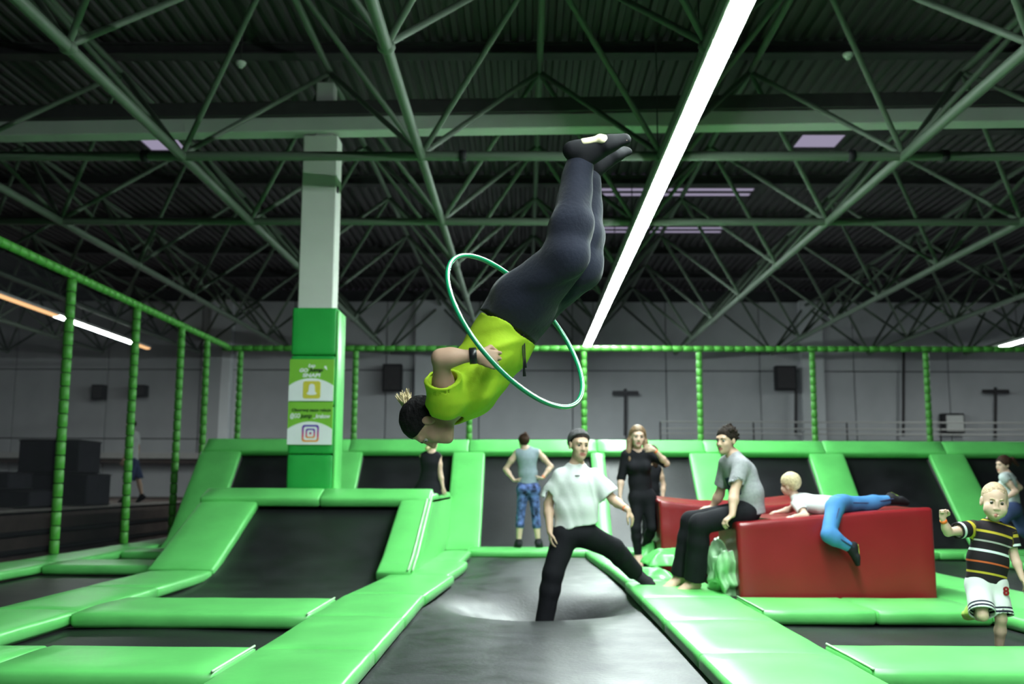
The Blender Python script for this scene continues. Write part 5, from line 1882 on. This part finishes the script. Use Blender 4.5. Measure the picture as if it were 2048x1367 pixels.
# ---- 11 man beyond the left net ------------------------------------------------------------------
Y0 = 22.6
J = joints(Y0, nk=(264, 868), che=(265, 882), wai=(264, 905), pel=(264, 925),
           shL=(258, 873, -0.18), elL=(256, 903, -0.25), wrL=(246, 925, -0.28), shR=(272, 873, 0.18), elR=(276, 900, 0.22), wrR=(270, 922, 0.2),
           hiL=(263, 928, -0.09), hiR=(267, 928, 0.09), knL=(255, 962, -0.08), anL=(252, 996, -0.08), knR=(277, 962, 0.1), anR=(284, 995, 0.1),
           toL=(236, 1003, -0.08), toR=(270, 1004, 0.1))
lens('left', J)
H = Head(P(261, 853, Y0), img(-1, 0.08, -0.2), img(-0.04, -1, 0), 1.0)
lm = Person('man in a white T-shirt and blue shorts walking beyond the left net', J, H, 0.98, 0.011,
            hands=dict(L=(img(-0.3, 1, 0), img(0.2, 0, 1), img(-1, 0, 0), 0.4), R=(img(-0.2, 1, 0), img(0, 0, -1), img(-1, 0, 0), 0.4)))
lm.cloth('t_shirt', lambda G: lm.shirt(G, 0.018, hem=P(264, 926, Y0), hemr=0.11, sleeve=0.7, sr=0.022, loose=0.01), M['whitec'], 0.011, 0.004, 12, 95)
lm.cloth('shorts', lambda G: lm.trousers(G, 0.02, 0.5, 0, 0.03), M['denim'], 0.011, 0.004, 12, 96)
for sd in 'LR': lm.shoe(sd, M['shoe'], 0.01)
lm.hair(M['hair_dark'], 0.014, 0.012)


# ------------------------------------------------------------------ loose green covers round the red blocks
def cover(lab, c, r, seed, m='pad_pale', amp=0.25, sc=9.0, flatb=None):
    c = np.array(c, float); r = np.array(r, float)
    bm = bmesh.new()
    bmesh.ops.create_icosphere(bm, subdivisions=5, radius=1.0)
    v = np.array([q.co for q in bm.verts])
    n1 = noise3(v * r, sc, seed); n2 = noise3(v * r, sc * 2.3, seed + 1)
    rid = 1 - np.abs(n1) * 1.6
    s_ = 1 + amp * (0.6 * rid + 0.3 * n2 - 0.3)
    for q, k in zip(bm.verts, s_):
        p = np.array(q.co) * k * r
        if p[2] < -r[2] * 0.75: p[2] = -r[2] * 0.75 + (p[2] + r[2] * 0.75) * 0.1
        q.co = Vector(p)
    me = bm_mesh('loose_cover', bm, M[m], True)
    o = link('loose_cover', me, None, c)
    return setp(o, lab, 'cover', 'crumpled covers round the red blocks')


def sheet(lab, px, py, Y, hx, hy, hz, seed, m='pad'):
    """crumpled vinyl sheet dropped on the pads"""
    c = P(px, py, Y)
    n = 46
    v = []
    for k in (1, 0):
        for j in range(n + 1):
            for i in range(n + 1):
                x = -hx + 2 * hx * i / n; y = -hy + 2 * hy * j / n
                p = np.array([x, y, 0.0])
                wx = float(noise3(p * V(1, 1, 1), 9, seed)); wy = float(noise3(p, 9, seed + 3))
                edge = max(abs(x) / hx, abs(y) / hy)
                r = 1 - abs(float(noise3(p + V(wx, wy, 0) * 0.05, 13, seed + 5))) * 1.8
                z = hz * max(0.0, 0.25 + 0.75 * r) * (1 - edge ** 4) + 0.03 * (1 - edge ** 6)
                v.append((x + wx * 0.05 * edge, y + wy * 0.05 * edge, z if k else z - 0.012))
    N = (n + 1) ** 2
    f = []
    for j in range(n):
        for i in range(n):
            a = j * (n + 1) + i
            f.append((a, a + 1, a + n + 2, a + n + 1)); f.append((N + a, N + a + n + 1, N + a + n + 2, N + a + 1))
    rim = [i for i in range(n + 1)] + [(j + 1) * (n + 1) - 1 for j in range(1, n + 1)] + [n * (n + 1) + i for i in range(n - 1, -1, -1)] + [j * (n + 1) for j in range(n - 1, 0, -1)]
    for a, b in zip(rim, rim[1:] + rim[:1]): f.append((b, a, N + a, N + b))
    o = link('loose_cover', mesh('loose_cover', v, f, M[m], True), None, c)
    return setp(o, lab, 'cover', 'crumpled covers round the red blocks')


cover('large crumpled pale green cover heaped at the left end of the front red block', P(1447, 1143, 9.05), (0.125, 0.30, 0.235), 3, amp=0.75, sc=13)
cover('small folded pale green cover sticking out between the red blocks', P(1449, 1083, 9.65), (0.10, 0.12, 0.065), 5, amp=0.5, sc=14)
sheet('low crumpled green cover on the floor before the rear red block', 1362, 1124, 10.9, 0.36, 0.32, 0.13, 8)
sheet('rumpled green cover heaped round the feet of the woman in black', 1312, 1118, 12.0, 0.24, 0.34, 0.22, 12)
sheet("flat crumpled green cover by the white-shirted man's outstretched foot", 1300, 1156, 10.4, 0.20, 0.36, 0.09, 15)
